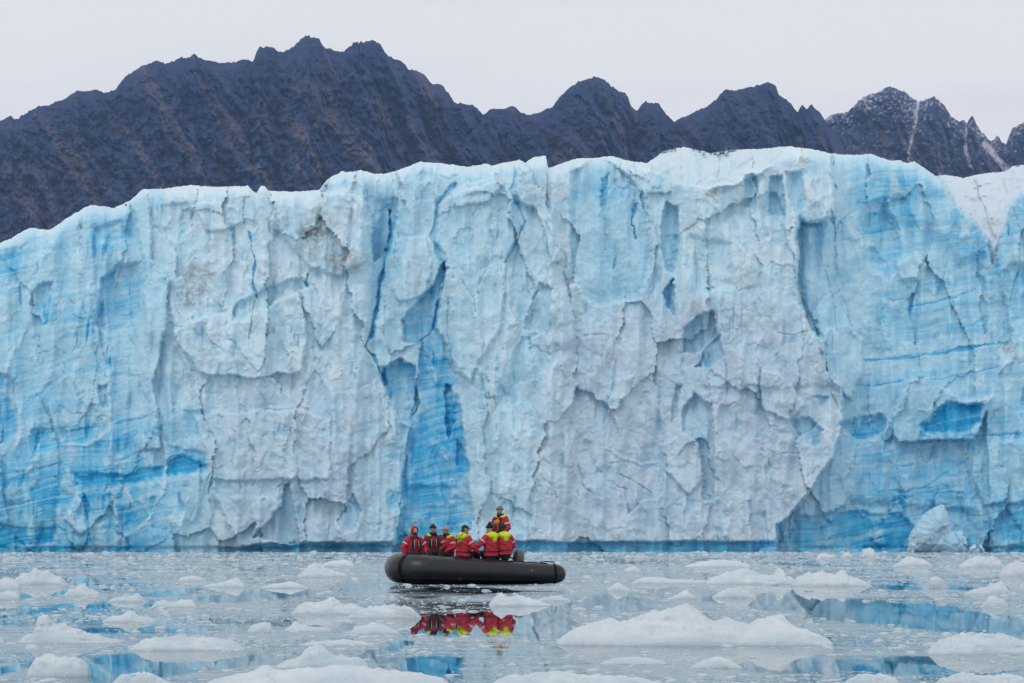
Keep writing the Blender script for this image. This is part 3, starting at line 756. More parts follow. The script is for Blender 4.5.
# ------------------------------------------------------------------ water
# open leads in the brash: photo box of each, and how clear it is (world ellipses on the water)
LEADS = [(800, 985, 599, 634, 1.0), (0, 62, 590, 602, .9), (0, 30, 608, 622, .9), (60, 190, 603, 608, .7), (84, 215, 651, 679, 1.0), (0, 26, 652, 690, 1.0), (62, 118, 628, 634, .75), (404, 520, 611, 635, 1.15), (385, 520, 588, 597, .45), (392, 455, 656, 684, 1.0), (500, 575, 606, 640, .85), (575, 660, 596, 612, .7),
         (700, 800, 596, 610, .7), (820, 1010, 658, 673, .9), (855, 925, 584, 590, .85), (290, 350, 618, 628, .75), (215, 300, 590, 602, .7), (150, 200, 588, 597, .75), (930, 970, 584, 590, .8), (380, 400, 640, 660, .9), (700, 850, 655, 672, .75), (560, 640, 640, 652, .6), (200, 260, 655, 668, .8), (55, 110, 578, 584, .6), (330, 350, 575, 579, .4), (640, 800, 640, 655, .5)]


def lead_mask(X, Y):
    k = np.zeros_like(X)
    jx = X + .5 * fbm(X * .8, Y * .15, 4, 2001) * (Y / 40.0); jy = Y + .085 * Y * fbm(X * .7, Y * .06, 4, 2011)
    for x0, x1, v0, v1, a in LEADS:
        dn, df = water_d(v1), water_d(v0)
        cy = (dn + df) / 2; ry = (df - dn) / 2
        cx = ((x0 + x1) / 2 - 512) * cy / FPX; rx = (x1 - x0) / 2 * cy / FPX
        d = np.sqrt(((jx - cx) / rx) ** 2 + ((jy - cy) / ry) ** 2)
        k = np.maximum(k, a * (1 - sstep(.7, 1.15, d)))
    return k


def build_water():
    ys = np.concatenate([[-60, -20, 0, 10, 18], np.geomspace(24, 345, 520), [420, 500]])
    tx = np.linspace(-1, 1, 520)
    hw = np.maximum(30, ys * .24 + 8)
    X = tx[None, :] * hw[:, None]; Y = np.broadcast_to(ys[:, None], X.shape).copy()
    X[ys > 345] = tx[None, :] * 160
    me = np_mesh('water', np.stack([X, Y, np.zeros_like(X)], -1).reshape(-1, 3), grid_faces(*X.shape))
    set_attr(me, 'open', np.clip(lead_mask(X, Y), 0, 1))
    return me


def water_material():
    m, nt, b = new_mat('icy_water')
    p = pos(nt)
    b.inputs['Base Color'].default_value = (.012, .05, .075, 1)
    b.inputs['Roughness'].default_value = .012
    b.inputs['IOR'].default_value = 1.333
    rip = math_n(nt, 'ADD', noise_tex(nt, p, 1.1, 3, .5, stretch=(1, .35, 1)), math_n(nt, 'MULTIPLY', noise_tex(nt, p, 5.0, 2, .5), .12))
    bump(nt, rip, .03, .02, b)
    # thin skin of slush and crumbs of brash floating on it
    sl = nt.nodes.new('ShaderNodeBsdfPrincipled')
    c1 = noise_tex(nt, p, 7.0, 5, .7, .3, .7)
    c = mixc(nt, c1, (.13, .245, .335), (.47, .57, .635))
    nt.links.new(c, sl.inputs['Base Color'])
    sl.inputs['Roughness'].default_value = .45
    sl.inputs['IOR'].default_value = 1.31
    bump(nt, noise_tex(nt, p, 9.0, 5, .7), .5, .06, sl)
    big = noise_tex(nt, p, .22, 4, .55, stretch=(1, .45, 1))
    med = noise_tex(nt, p, 1.1, 5, .62, stretch=(.55, 1.3, 1))
    fin = noise_tex(nt, p, 6.5, 4, .6, stretch=(.7, 1.2, 1))
    s = math_n(nt, 'ADD', math_n(nt, 'MULTIPLY', big, .75), math_n(nt, 'MULTIPLY', med, .55))
    s = math_n(nt, 'ADD', s, math_n(nt, 'MULTIPLY', fin, .5))
    s = math_n(nt, 'SUBTRACT', s, math_n(nt, 'MULTIPLY', attr(nt, 'open'), .36))
    mr = nt.nodes.new('ShaderNodeMapRange'); mr.inputs[1].default_value = .80; mr.inputs[2].default_value = .97
    nt.links.new(s, mr.inputs[0])
    mx = nt.nodes.new('ShaderNodeMixShader')
    nt.links.new(mr.outputs[0], mx.inputs[0]); nt.links.new(b.outputs[0], mx.inputs[1]); nt.links.new(sl.outputs[0], mx.inputs[2])
    nt.links.new(mx.outputs[0], nt.nodes['Material Output'].inputs['Surface'])
    return m


water = link('water', build_water(), water_material())
tag(water, 'calm fjord water mirroring the ice between drifting brash', 'water', kind='structure')
# ------------------------------------------------------------------ air
def build_haze():
    bm = bmesh.new()
    bmesh.ops.create_cube(bm, size=1.0)
    for v in bm.verts:
        v.co = Vector((v.co.x * 5200, 3950 + v.co.y * 8200, 590 + v.co.z * 1240))
    me = bpy.data.meshes.new('haze'); bm.to_mesh(me); bm.free()
    m = bpy.data.materials.new('air'); m.use_nodes = True
    nt = m.node_tree
    for n in list(nt.nodes):
        if n.type != 'OUTPUT_MATERIAL': nt.nodes.remove(n)
    v = nt.nodes.new('ShaderNodeVolumePrincipled')
    v.inputs['Color'].default_value = (.34, .58, 1.0, 1)
    v.inputs['Density'].default_value = 0.00003
    v.inputs['Anisotropy'].default_value = 0.0
    nt.links.new(v.outputs[0], nt.nodes['Material Output'].inputs['Volume'])
    o = link('haze', me, m, smooth=False)
    return tag(o, 'thin cold haze over the fjord', 'haze', kind='stuff')


build_haze()
# ------------------------------------------------------------------ drifting ice
def floe_material(name, dense):
    m, nt, b = new_mat(name)
    p = pos(nt)
    n1 = noise_tex(nt, p, 2.2, 6, .65, .3, .7)
    n2 = noise_tex(nt, p, 14.0, 5, .7, .3, .7)
    if dense:
        c = mixc(nt, n1, (.53, .63, .705), (.72, .765, .80)); c = mixc(nt, math_n(nt, 'MULTIPLY', n2, .25), c, (.5, .6, .68)); c = mixc(nt, noise_tex(nt, p, 1.1, 4, .6, .5, .72), c, (.46, .585, .67))
    else:
        c = mixc(nt, n1, (.50, .62, .69), (.70, .77, .81)); c = mixc(nt, math_n(nt, 'MULTIPLY', n2, .35), c, (.42, .56, .64))
    # soaked rim: the lowest few centimetres are wet, greyer ice
    sx = nt.nodes.new('ShaderNodeSeparateXYZ'); nt.links.new(p, sx.inputs[0])
    z = math_n(nt, 'ADD', sx.outputs[2], math_n(nt, 'MULTIPLY', math_n(nt, 'SUBTRACT', n1, .5), .12))
    wet = nt.nodes.new('ShaderNodeMapRange'); wet.inputs[1].default_value = .02; wet.inputs[2].default_value = .14; wet.inputs[3].default_value = 1; wet.inputs[4].default_value = 0
    nt.links.new(z, wet.inputs[0])
    c = mixc(nt, math_n(nt, 'MULTIPLY', wet.outputs[0], .7), c, (.44, .56, .63))
    nt.links.new(c, b.inputs['Base Color'])
    b.inputs['Roughness'].default_value = .5 if dense else .3
    b.inputs['IOR'].default_value = 1.31
    b.inputs['Subsurface Weight'].default_value = .3
    b.inputs['Subsurface Radius'].default_value = (.3, .6, 1.0)
    b.inputs['Subsurface Scale'].default_value = .15
    h = math_n(nt, 'ADD', noise_tex(nt, p, 8.0, 6, .65), math_n(nt, 'MULTIPLY', noise_tex(nt, p, 45.0, 3, .6), .3))
    bump(nt, h, .5, .05, b)
    return m


FLOE_WHITE = floe_material('white_floe_ice', True)
FLOE_CLEAR = floe_material('clear_floe_ice', False)
BRASH = floe_material('brash_ice', True)


def floe_mesh(prof, vb, seed, deep=.55, rag=1.0, lean=0.0):
    """A floating lump whose skyline follows PROF (photo pixels) with its waterline at photo row vb; returns (mesh, place)."""
    d = water_d(vb)
    px = d / FPX
    xs = np.array([p[0] for p in prof], float) * px; hs = (vb - np.array([p[1] for p in prof], float)) * px
    cx = (xs[0] + xs[-1]) / 2; W = xs[-1] - xs[0]
    loc = Vector((cx - 512 * px, d + deep * W * .35, 0))
    xs = xs - cx
    nx = int(np.clip(W / (px * 1.1), 24, 150)); ny = int(np.clip(nx * .6, 16, 60))
    a = np.linspace(-1, 1, nx); bq = np.linspace(-1, 1, ny)
    A, Bq = np.meshgrid(a, bq)
    Aw = np.clip(A + .055 * fbm(A * 5 + seed, Bq * 3.5, 4, 3050 + seed) * (1 - A * A) + .10 * Bq * fbm(A * 2 + seed, A * 0 + 1.7, 2, 3060 + seed), -1, 1)
    fx = np.linspace(xs[0], xs[-1], 160); fh = np.interp(fx, xs, hs); fh = np.convolve(np.pad(fh, 4, mode='edge'), np.array([1, 2, 3, 4, 5, 4, 3, 2, 1]) / 25, 'valid')
    H0 = np.interp(Aw * W / 2, fx, fh)
    hm = max(hs.max(), .03)
    sc = 1.0 / max(.25, min(W * .25, 1.2))
    X = A * W / 2; Yr = Bq * deep * W / 2
    # each ridge of the skyline stands at its own depth
    cen = .16 * fbm(A * 1.6 + seed, A * 0 + seed * .7, 3, 3000 + seed)
    q = Bq - cen
    ft = .55 + .45 * np.sqrt(np.clip(1 - A ** 2, 0, 1))
    cross = np.clip(1 - (np.abs(q) / (ft * (1.0 - .28 * np.sign(q) * np.clip(cen * 7, -1, 1)))) ** 1.7, -.4, 1)
    lump = fbm(X * sc * 1.0 + seed, Yr * sc * 1.6, 5, 3100 + seed)
    fa = fbm(X * sc * 7 + lump, Yr * sc * 7 + seed, 3, 3200 + seed)
    fb = fbm(X * sc * 3.0, Yr * sc * 3.0 + seed, 3, 3300 + seed)
    Hh = H0 * np.sign(cross) * np.abs(cross) ** .8
    body = sstep(.0, .5, cross)
    Hh = Hh + rag * body * hm * (.30 * lump + .11 * fa + .16 * fb) * (0.35 + .65 * H0 / hm)
    Hh = Hh + (1 - body) * .02 * lump
    Hh = np.where(cross <= 0.02, -.08 - .3 * hm * np.clip(-cross, 0, 1), Hh)
    Hh = np.minimum(Hh, H0 * 1.08 + .012 + .06 * hm)
    side = np.maximum(np.abs(A), 0) > .995
    Hh = np.where(side, -.1, Hh); Hh[0] = -.15; Hh[-1] = -.15
    Xj = X + W * .004 * fb * body + lean * Hh
    fz = fbm(Xj * sc * .9 + lump * .3, Hh * sc * 7.0 + seed, 4, 3400 + seed)
    Yj = Yr + W * .02 * lump + body * (.14 * hm * fz + .05 * hm * fbm(Xj * sc * 4, Hh * sc * 9, 3, 3500 + seed))
    top = np.stack([Xj, Yj, Hh], -1).reshape(-1, 3)
    n = len(top)
    f = grid_faces(ny, nx)
    # underside: same rim, hanging below the water
    bot = np.stack([X * .8, Yr * .8, np.full_like(X, -.25 - .8 * hm)], -1).reshape(-1, 3)
    verts = np.concatenate([top, bot])
    fb_ = grid_faces(ny, nx)[:, ::-1] + n
    idx = np.arange(n).reshape(ny, nx)
    rim = np.concatenate([idx[0], idx[1:, -1], idx[-1, -2::-1], idx[-2:0:-1, 0]])
    r2 = np.roll(rim, -1)
    fr = np.stack([rim, rim + n, r2 + n, r2], -1)
    return np_mesh('floe', verts, np.concatenate([f, fb_, fr])), loc


# name, label, waterline row, skyline, dense?, depth ratio
FLOES = [
    ('ice_floe', 'biggest white floe, long and humped, in open water in front of the boat\'s stern', 645, [(556, 645), (566, 637), (580, 629), (600, 624), (617, 620), (625, 624), (640, 617), (660, 612), (676, 610.5), (692, 610), (704, 610), (711, 618), (722, 622), (734, 620), (746, 624), (757, 628), (762, 621.5), (776, 620), (790, 621), (800, 626), (815, 633), (828, 639), (836, 644)], 1, .5),
    ('ice_floe', 'white floe with one tall crooked spire and a long tail sloping off', 643, [(14, 643), (22, 637), (33, 634), (36, 618), (41, 616), (50, 625), (58, 622), (66, 628), (80, 634), (95, 637), (115, 641), (120, 643)], 1, .6),
    ('ice_floe', 'broad white floe cut off by the bottom frame edge, rounded dome at its back', 668, [(272, 668), (285, 662), (298, 658), (306, 650), (316, 647), (326, 650), (332, 656), (346, 659), (358, 659), (364, 664), (368, 668)], 1, .7),
    ('ice_floe', 'long low white floe at the bottom frame edge, under the domed floe', 690, [(196, 690), (206, 683), (228, 676), (252, 672), (256, 668), (264, 667), (272, 673), (300, 670), (340, 669), (376, 672), (410, 674), (440, 679), (452, 690)], 1, .45),
    ('ice_floe', 'low white floe at the bottom frame edge, under the boat\'s reflection', 692, [(484, 692), (496, 682), (520, 676), (556, 674), (600, 676), (640, 679), (664, 685), (672, 692)], 0, .4),
    ('ice_floe', 'smooth rounded pale floe on the blue reflection in the bottom corner', 676, [(25, 676), (28, 666), (34, 660), (48, 656), (58, 658), (70, 656), (80, 660), (87, 668), (88, 676)], 0, .7),
    ('ice_floe', 'white floe peeping over the bottom edge beside the blue reflection', 692, [(102, 692), (112, 682), (122, 674), (134, 671.5), (146, 674), (158, 681), (172, 686), (180, 692)], 1, .6),
    ('ice_floe', 'white ridged floe lying off the boat\'s bow, its crest sloping down both ways', 614, [(290, 614), (297, 606), (306, 602), (320, 603), (329, 599), (337, 602), (343, 606), (350, 604), (360, 608), (372, 611), (382, 614)], 1, .55),
    ('ice_floe', 'flat white floe trailing behind the ridged floe, close to the bow\'s reflection', 618, [(346, 618), (356, 611), (372, 607), (388, 606), (402, 608), (412, 612), (420, 618)], 1, .5),
    ('ice_floe', 'blocky white floe just below the reflected bow of the boat', 618, [(388, 618), (394, 611), (402, 606), (410, 607), (416, 612), (422, 618)], 1, .5),
    ('ice_floe', 'lumpy white floe against the dark hull reflection, mid boat', 606, [(488, 606), (494, 598), (501, 594), (508, 597), (518, 596), (528, 599), (540, 601), (552, 606)], 1, .6),
    ('ice_floe', 'thin white floe in front of the stern, edge on', 601, [(536, 601), (545, 597), (556, 596), (566, 598), (572, 601)], 1, .5),
    ('ice_floe', 'round white floe on the photo\'s edge, level with the boat', 590, [(-14, 590), (-6, 581), (4, 578), (12, 579), (18, 583), (20, 590)], 1, .7),
    ('ice_floe', 'flat white slab just nearer than the round floe on the edge', 600, [(-18, 600), (-10, 594), (4, 592), (16, 593), (20, 600)], 1, .5),
    ('ice_floe', 'white floe with two small peaks, between the round edge floe and the glacier', 584, [(8, 584), (14, 578), (20, 575), (28, 574), (34, 569), (39, 573), (45, 568.5), (50, 575), (60, 579), (66, 584)], 1, .6),
    ('ice_floe', 'small pointed white floe alone in blue streaks near the twin-peaked floe', 596, [(62, 596), (68, 590), (74, 588), (78, 584), (84, 584), (88, 589), (96, 592), (100, 596)], 1, .6),
    ('ice_floe', 'white floe rising to a single point at one end', 602, [(106, 602), (112, 598), (122, 597), (132, 596), (137, 593), (141, 597), (146, 602)], 1, .5),
    ('ice_floe', 'low double-humped white floe next to the single-pointed floe', 607, [(150, 607), (156, 602), (164, 600), (172, 603), (180, 600), (190, 600), (197, 607)], 1, .5),
    ('ice_floe', 'white floe with a small cap on a flat base, beyond the spired floe', 622, [(100, 622), (108, 617), (120, 616), (126, 612), (132, 611), (136, 616), (148, 618), (156, 622)], 1, .6),
    ('ice_floe', 'wide half-drowned pale sheet of ice right of the spired floe', 650, [(126, 650), (140, 642), (160, 637), (184, 637), (210, 638), (232, 643), (244, 650)], 0, .5),
    ('ice_floe', 'rounded pale floe with a square end, between the drowned sheet and the ridged floe', 632, [(246, 632), (252, 625), (262, 623), (270, 623), (272, 630), (276, 632)], 0, .8),
    ('ice_floe', 'small white floe with a knob in its middle, under the ridged floe', 631, [(282, 631), (288, 627), (294, 622.5), (300, 625), (312, 627), (326, 628), (332, 631)], 1, .6),
    ('ice_floe', 'white bumpy floe under the flat trailing floe', 634, [(348, 634), (354, 627), (364, 626), (374, 623), (384, 626), (394, 630), (400, 634)], 1, .6),
    ('ice_floe', 'white floe with a rounded top, far out toward the glacier and left of the bow', 577, [(296, 577), (302, 572), (309, 566), (316, 563.5), (322, 568), (332, 571), (344, 573), (348, 577)], 1, .6),
    ('ice_floe', 'low white floe in two steps, left of the round-topped floe', 588, [(258, 588), (268, 585), (280, 583), (292, 582), (302, 585), (308, 588)], 1, .5),
    ('ice_floe', 'low white floe with a raised end, far left of the bow', 587, [(202, 587), (212, 584), (224, 582), (236, 577.5), (241, 582), (246, 587)], 1, .5),
    ('ice_floe', 'pale see-through floe with a sharp upright fin', 584, [(706, 584), (714, 577), (728, 573), (738, 570), (750, 571), (766, 574), (776, 576), (780, 568), (784, 569), (786, 576), (798, 580), (806, 584)], 0, .6),
    ('ice_floe', 'white floe dotted with three round knobs, beside the finned floe', 586, [(792, 586), (798, 577), (806, 573), (811, 572), (814, 575), (824, 573), (830, 575), (838, 575), (841, 570.5), (847, 570.5), (850, 576), (862, 580), (874, 586)], 1, .6),
    ('ice_floe', 'white rounded block riding high in the brash at the glacier\'s foot', 556, [(861, 556), (863, 550), (868, 548), (874, 549), (877, 556)], 1, .9),
    ('ice_floe', 'white nub beside the high rounded block at the glacier\'s foot', 557, [(842, 557), (844, 553), (849, 552), (853, 557)], 1, .9),
    ('ice_floe', 'flattened white lump furthest from the high rounded block', 558, [(816, 558), (820, 554), (826, 553), (832, 555), (836, 558)], 1, .8),
    ('ice_floe', 'tilted glassy slab standing on edge between blue streaks', 588, [(929, 588), (931, 579), (935, 577), (942, 578), (945, 582), (948, 588)], 0, .5),
    ('ice_floe', 'white flat-topped block with a low apron, close to the tilted slab', 594, [(966, 594), (976, 589), (988, 588), (992, 583), (1004, 582), (1009, 588), (1012, 594)], 1, .7),
    ('ice_floe', 'white boulder of ice on the frame edge, out toward the glacier', 576, [(1000, 576), (1006, 567), (1014, 563), (1022, 562), (1032, 566), (1038, 576)], 1, .8),
    ('ice_floe', 'long pale low floe beneath the leaning ice slab', 567, [(960, 567), (968, 560), (980, 557), (994, 556), (1002, 561), (1006, 567)], 0, .6),
    ('ice_floe', 'small white rounded floe below the flat-topped block', 606, [(982, 606), (988, 598), (996, 596), (1004, 599), (1010, 606)], 1, .7),
    ('ice_floe', 'small white chip on the frame edge, level with the flat-topped block', 591, [(1018, 591), (1021, 584), (1028, 582), (1034, 591)], 1, .8),
    ('ice_floe', 'wide pale floe lying half sunk at the frame edge beside the blue reflection', 654, [(930, 654), (942, 643), (960, 636), (984, 634), (1010, 638), (1036, 642), (1050, 654)], 0, .5),
    ('ice_floe', 'pale floe at the bottom edge below the clear blue reflection', 690, [(838, 690), (848, 681), (866, 675), (884, 674), (898, 680), (906, 690)], 0, .5),
    ('ice_floe', 'pale ragged floe cut by the bottom corner of the photo', 692, [(932, 692), (944, 680), (964, 674), (984, 677), (1006, 674), (1030, 680), (1040, 692)], 1, .5),
    ('ice_floe', 'white floe with a rounded hump behind the big humped floe', 598, [(712, 598), (720, 593), (730, 588), (740, 588), (750, 592), (758, 598)], 1, .6),
    ('ice_floe', 'white floe shaped like a cap with a flat brim, behind the biggest floe', 599, [(666, 599), (676, 596), (682, 592), (688, 591), (693, 595), (697, 599)], 1, .7),
    ('ice_floe', 'long thin white floe drifting right of the boat\'s stern', 583, [(632, 583), (642, 578), (654, 577), (666, 578), (676, 580), (704, 580), (712, 583)], 1, .4),
    ('ice_floe', 'small peaked white floe right of the stern, nearer than the long thin floe', 591, [(606, 591), (612, 586), (618, 582.5), (624, 586), (632, 591)], 1, .8),
    ('ice_floe', 'small white dome off the stern, out toward the glacier', 572, [(624, 572), (628, 567), (634, 566), (639, 569), (642, 572)], 1, .8),
    ('ice_floe', 'broad low white floe far off, beyond the finned floe', 567, [(684, 567), (698, 562), (720, 560), (740, 561), (752, 567)], 1, .5),
    ('ice_floe', 'flat white floe under the biggest floe\'s tail, thin as a plate', 668, [(690, 668), (704, 661), (718, 657), (730, 661), (744, 668)], 1, .5),
    ('ice_floe', 'pale flat sheet under the biggest floe\'s front shoulder', 664, [(600, 664), (612, 659), (632, 657), (654, 659), (668, 664)], 0, .4),
    ('ice_floe', 'thin white floe in the far brash straight below the dirty ice patch', 566, [(318, 566), (330, 561), (346, 560), (356, 566)], 1, .5),
    ('ice_floe', 'low white floe far out, below the bluest band of the left wall', 581, [(176, 581), (182, 577), (190, 576), (200, 577), (206, 581)], 1, .6),
    ('ice_floe', 'flat pale floe adrift between the finned floe and the tilted slab', 566, [(894, 566), (904, 559), (914, 557), (926, 560), (934, 566)], 1, .5),
    ('ice_floe', 'pale sunken floe to the left of the people\'s reflection', 636, [(300, 645), (322, 641), (346, 640), (362, 642), (374, 645)], 0, .5),
]


def build_floes():
    for k, (nm, lab, vb, prof, dense, deep) in enumerate(FLOES):
        me, loc = floe_mesh(prof, max(vb, max(p[1] for p in prof)), 17 * k + 3, deep)
        o = link(nm, me, FLOE_WHITE if dense else FLOE_CLEAR)
        o.location = loc
        tag(o, lab, 'ice floe', 'ice floes drifting on the fjord')


# the broken slab that leans on the foot of the glacier
def leaning_block(name, label, outline, dist, thick, mat, seed, group=None):
    us = [p[0] for p in outline]; base = max(p[1] for p in outline)
    pxm = dist / FPX
    cx = (min(us) + max(us)) / 2
    u = np.arange(min(us) - 1, max(us) + 1.1, .7); v = np.arange(min(p[1] for p in outline) - 1, base + 1.5, .7)
    Ug, Vg = np.meshgrid(u, v)
    wu = Ug + 1.3 * fbm(Ug * .25, Vg * .25, 3, seed); wv = Vg + 1.3 * fbm(Ug * .25 + 7, Vg * .25, 3, seed + 1)
    s = poly_sd(wu, wv, outline)
    f, _ = facets(Ug / 14, Vg / 18, seed + 2, 1.4); g, _ = facets(Ug / 5, Vg / 6, seed + 4, 1.3)
    th = thick * np.clip(s / 12, 0, 1) ** .45 + .45 * f + .12 * g
    keep = s > -.3
    X = (Ug - cx) * pxm; Z = (base - Vg) * pxm - .35
    front = np.stack([X, -th * np.where(keep, 1, 0), Z], -1).reshape(-1, 3)
    backv = np.stack([X, np.clip(s, 0, 12) / 12 * thick * .9 + .05, Z], -1).reshape(-1, 3)
    fq = grid_faces(*X.shape)
    kq = keep.reshape(-1)[fq].all(1)
    n = len(front)
    fq = fq[kq]
    # walls along the border of the kept quads
    e = np.concatenate([fq[:, [0, 1]], fq[:, [1, 2]], fq[:, [2, 3]], fq[:, [3, 0]]])
    es = set(map(tuple, e.tolist()))
    bd = np.array([(a, b_) for a, b_ in es if (b_, a) not in es])
    wall = np.stack([bd[:, 1], bd[:, 0], bd[:, 0] + n, bd[:, 1] + n], -1)
    faces = np.concatenate([fq[:, ::-1], fq + n, wall[:, ::-1]])
    verts = np.concatenate([front, backv])
    used = np.unique(faces); remap = np.full(len(verts), -1); remap[used] = np.arange(len(used))
    me = np_mesh('ice_slab', verts[used], remap[faces])
    nn = len(me.vertices)
    bl = np.clip(.34 + .25 * fbm(front[:, 0] * .8, front[:, 2] * .5, 4, seed + 8), 0, 1)
    set_attr(me, 'blue', np.concatenate([bl, bl])[used]); set_attr(me, 'dirt', np.zeros(nn)); set_attr(me, 'grey', np.full(nn, .55))
    o = link(name, me, mat)
    o.location = ((cx - 512) * pxm, dist, 0)
    return tag(o, label, 'ice block', group)


leaning_block('ice_slab', 'tall pale pointed slab of fallen ice standing at the foot of the blue wall', [(906, 551), (909, 530), (915, 520), (922, 510), (932, 503), (940, 499.5), (944, 500), (948, 511), (952, 526), (956, 526), (961, 524), (966, 534), (969, 551)], 275.0, 1.6, ICE, 4001)
leaning_block('ice_slab', 'small lumpy ice block beside the tall pointed slab', [(968, 551), (969, 542), (974, 539), (977, 541), (981, 539), (984, 544), (984, 551)], 274.0, 1.0, ICE, 4021)
build_floes()


# ------------------------------------------------------------------ brash: too many scraps to count
def blob_variants(n, seed):
    out = []
    for k in range(n):
        bm = bmesh.new()
        bmesh.ops.create_icosphere(bm, subdivisions=2 if k < 6 else 1, radius=1.0)
        r = np.random.default_rng(seed + k)
        sx, sy = r.uniform(.7, 1.3), r.uniform(.6, 1.1)
        off = r.normal(0, 1, (5, 3))
        for v in bm.verts:
            c = np.array(v.co)
            kx = 1 + sum(.20 * max(0, float(np.dot(c, o / np.linalg.norm(o))) - .25) * (1 if i % 2 else -1.2) for i, o in enumerate(off)) + r.normal(0, .07)
            v.co = Vector((c[0] * kx * sx, c[1] * kx * sy, c[2] * kx))
        cut = [f for f in bm.faces if all(v.co.z < -.25 for v in f.verts)]
        bmesh.ops.delete(bm, geom=cut, context='FACES')
        bmesh.ops.triangulate(bm, faces=bm.faces)
        bm.verts.index_update()
        used = [v for v in bm.verts if v.link_faces]
        ix = {v: i for i, v in enumerate(used)}
        out.append((np.array([v.co[:] for v in used]), np.array([[ix[v] for v in f.verts] for f in bm.faces])))
        bm.free()
    return out


def keep_out(X, Y):
    """Where the boat lies."""
    bx, by = BOAT_AT
    return ((np.abs(X - bx) < 3.0) & (np.abs(Y - by) < 1.6))


BOAT_AT = (-1.13, 85.1)


def build_brash(count, seed, dmin, dmax, smin, smax, clear_power):
    r = np.random.default_rng(seed)
    D = np.exp(np.log(dmin) + (np.log(dmax) - np.log(dmin)) * r.uniform(0, 1, count * 3) ** .8)
    # world-even scatter inside the widening wedge, thinned by the leads
    X = r.uniform(-1, 1, count * 3) * (D * .215 + 1.5)
    Y = D
    dens = .5 + .9 * fbm(X * .25, Y * .11, 4, seed + 5)
    open_ = np.clip(lead_mask(X, Y), 0, 1)
    keep = (r.uniform(0, 1, len(X)) < np.clip(dens, .08, 1) * (1 - open_) ** clear_power) & ~keep_out(X, Y)
    X, Y = X[keep][:count], Y[keep][:count]
    n = len(X)
    lo = np.maximum(smin, Y / FPX * .8)
    S = lo * (1 - r.uniform(0, 1, n)) ** (-1 / 2.1)
    S = np.minimum(S, smax * (0.25 + Y / 130))
    H = S * r.uniform(.07, .26, n) * (1 + .9 * (r.uniform(0, 1, n) > .92))
    A = r.uniform(0, 2 * np.pi, n)
    var = blob_variants(14, seed)
    pick = np.where(S * FPX / Y > 5, r.integers(0, 6, n), r.integers(6, 14, n))
    V, F, off = [], [], 0
    for k, (bv, bf) in enumerate(var):
        i = np.where(pick == k)[0]
        if len(i) == 0: continue
        ca, sa = np.cos(A[i])[:, None], np.sin(A[i])[:, None]
        x = (bv[None, :, 0] * ca - bv[None, :, 1] * sa) * S[i][:, None] * .6 + X[i][:, None]
        y = (bv[None, :, 0] * sa + bv[None, :, 1] * ca) * S[i][:, None] * .6 + Y[i][:, None]
        z = bv[None, :, 2] * H[i][:, None]
        V.append(np.stack([x, y, z], -1).reshape(-1, 3))
        F.append((bf[None] + (np.arange(len(i)) * len(bv))[:, None, None]).reshape(-1, 3) + off)
        off += len(i) * len(bv)
    return np_mesh('brash_ice', np.concatenate(V), np.concatenate(F))


brash = link('brash_ice', build_brash(60000, 5001, 25, 280, .02, .30, 2.2), BRASH, smooth=True)
tag(brash, 'countless scraps of brash ice scattered over the water', 'brash ice', kind='stuff')
# ------------------------------------------------------------------ inflatable boat
def bm_obj(name, bm, mat, parent=None, smooth=True, sub=0, remesh=0.0, smooth_it=0):
    me = bpy.data.meshes.new(name)
    bmesh.ops.recalc_face_normals(bm, faces=bm.faces)
    bm.to_mesh(me); bm.free()
    if remesh or sub or smooth_it:
        t = bpy.data.objects.new('tmp', me); COL.objects.link(t)
        if remesh:
            md = t.modifiers.new('r', 'REMESH'); md.mode = 'VOXEL'; md.voxel_size = remesh
        if smooth_it:
            md = t.modifiers.new('s', 'SMOOTH'); md.iterations = smooth_it; md.factor = .5
        if sub:
            md = t.modifiers.new('u', 'SUBSURF'); md.levels = sub; md.render_levels = sub
        dg = bpy.context.evaluated_depsgraph_get(); dg.update()
        m2 = bpy.data.meshes.new_from_object(t.evaluated_get(dg), depsgraph=dg)
        bpy.data.objects.remove(t); bpy.data.meshes.remove(me)
        me = m2; me.name = name
        me.materials.clear()
    return link(name, me, mat, parent, smooth)


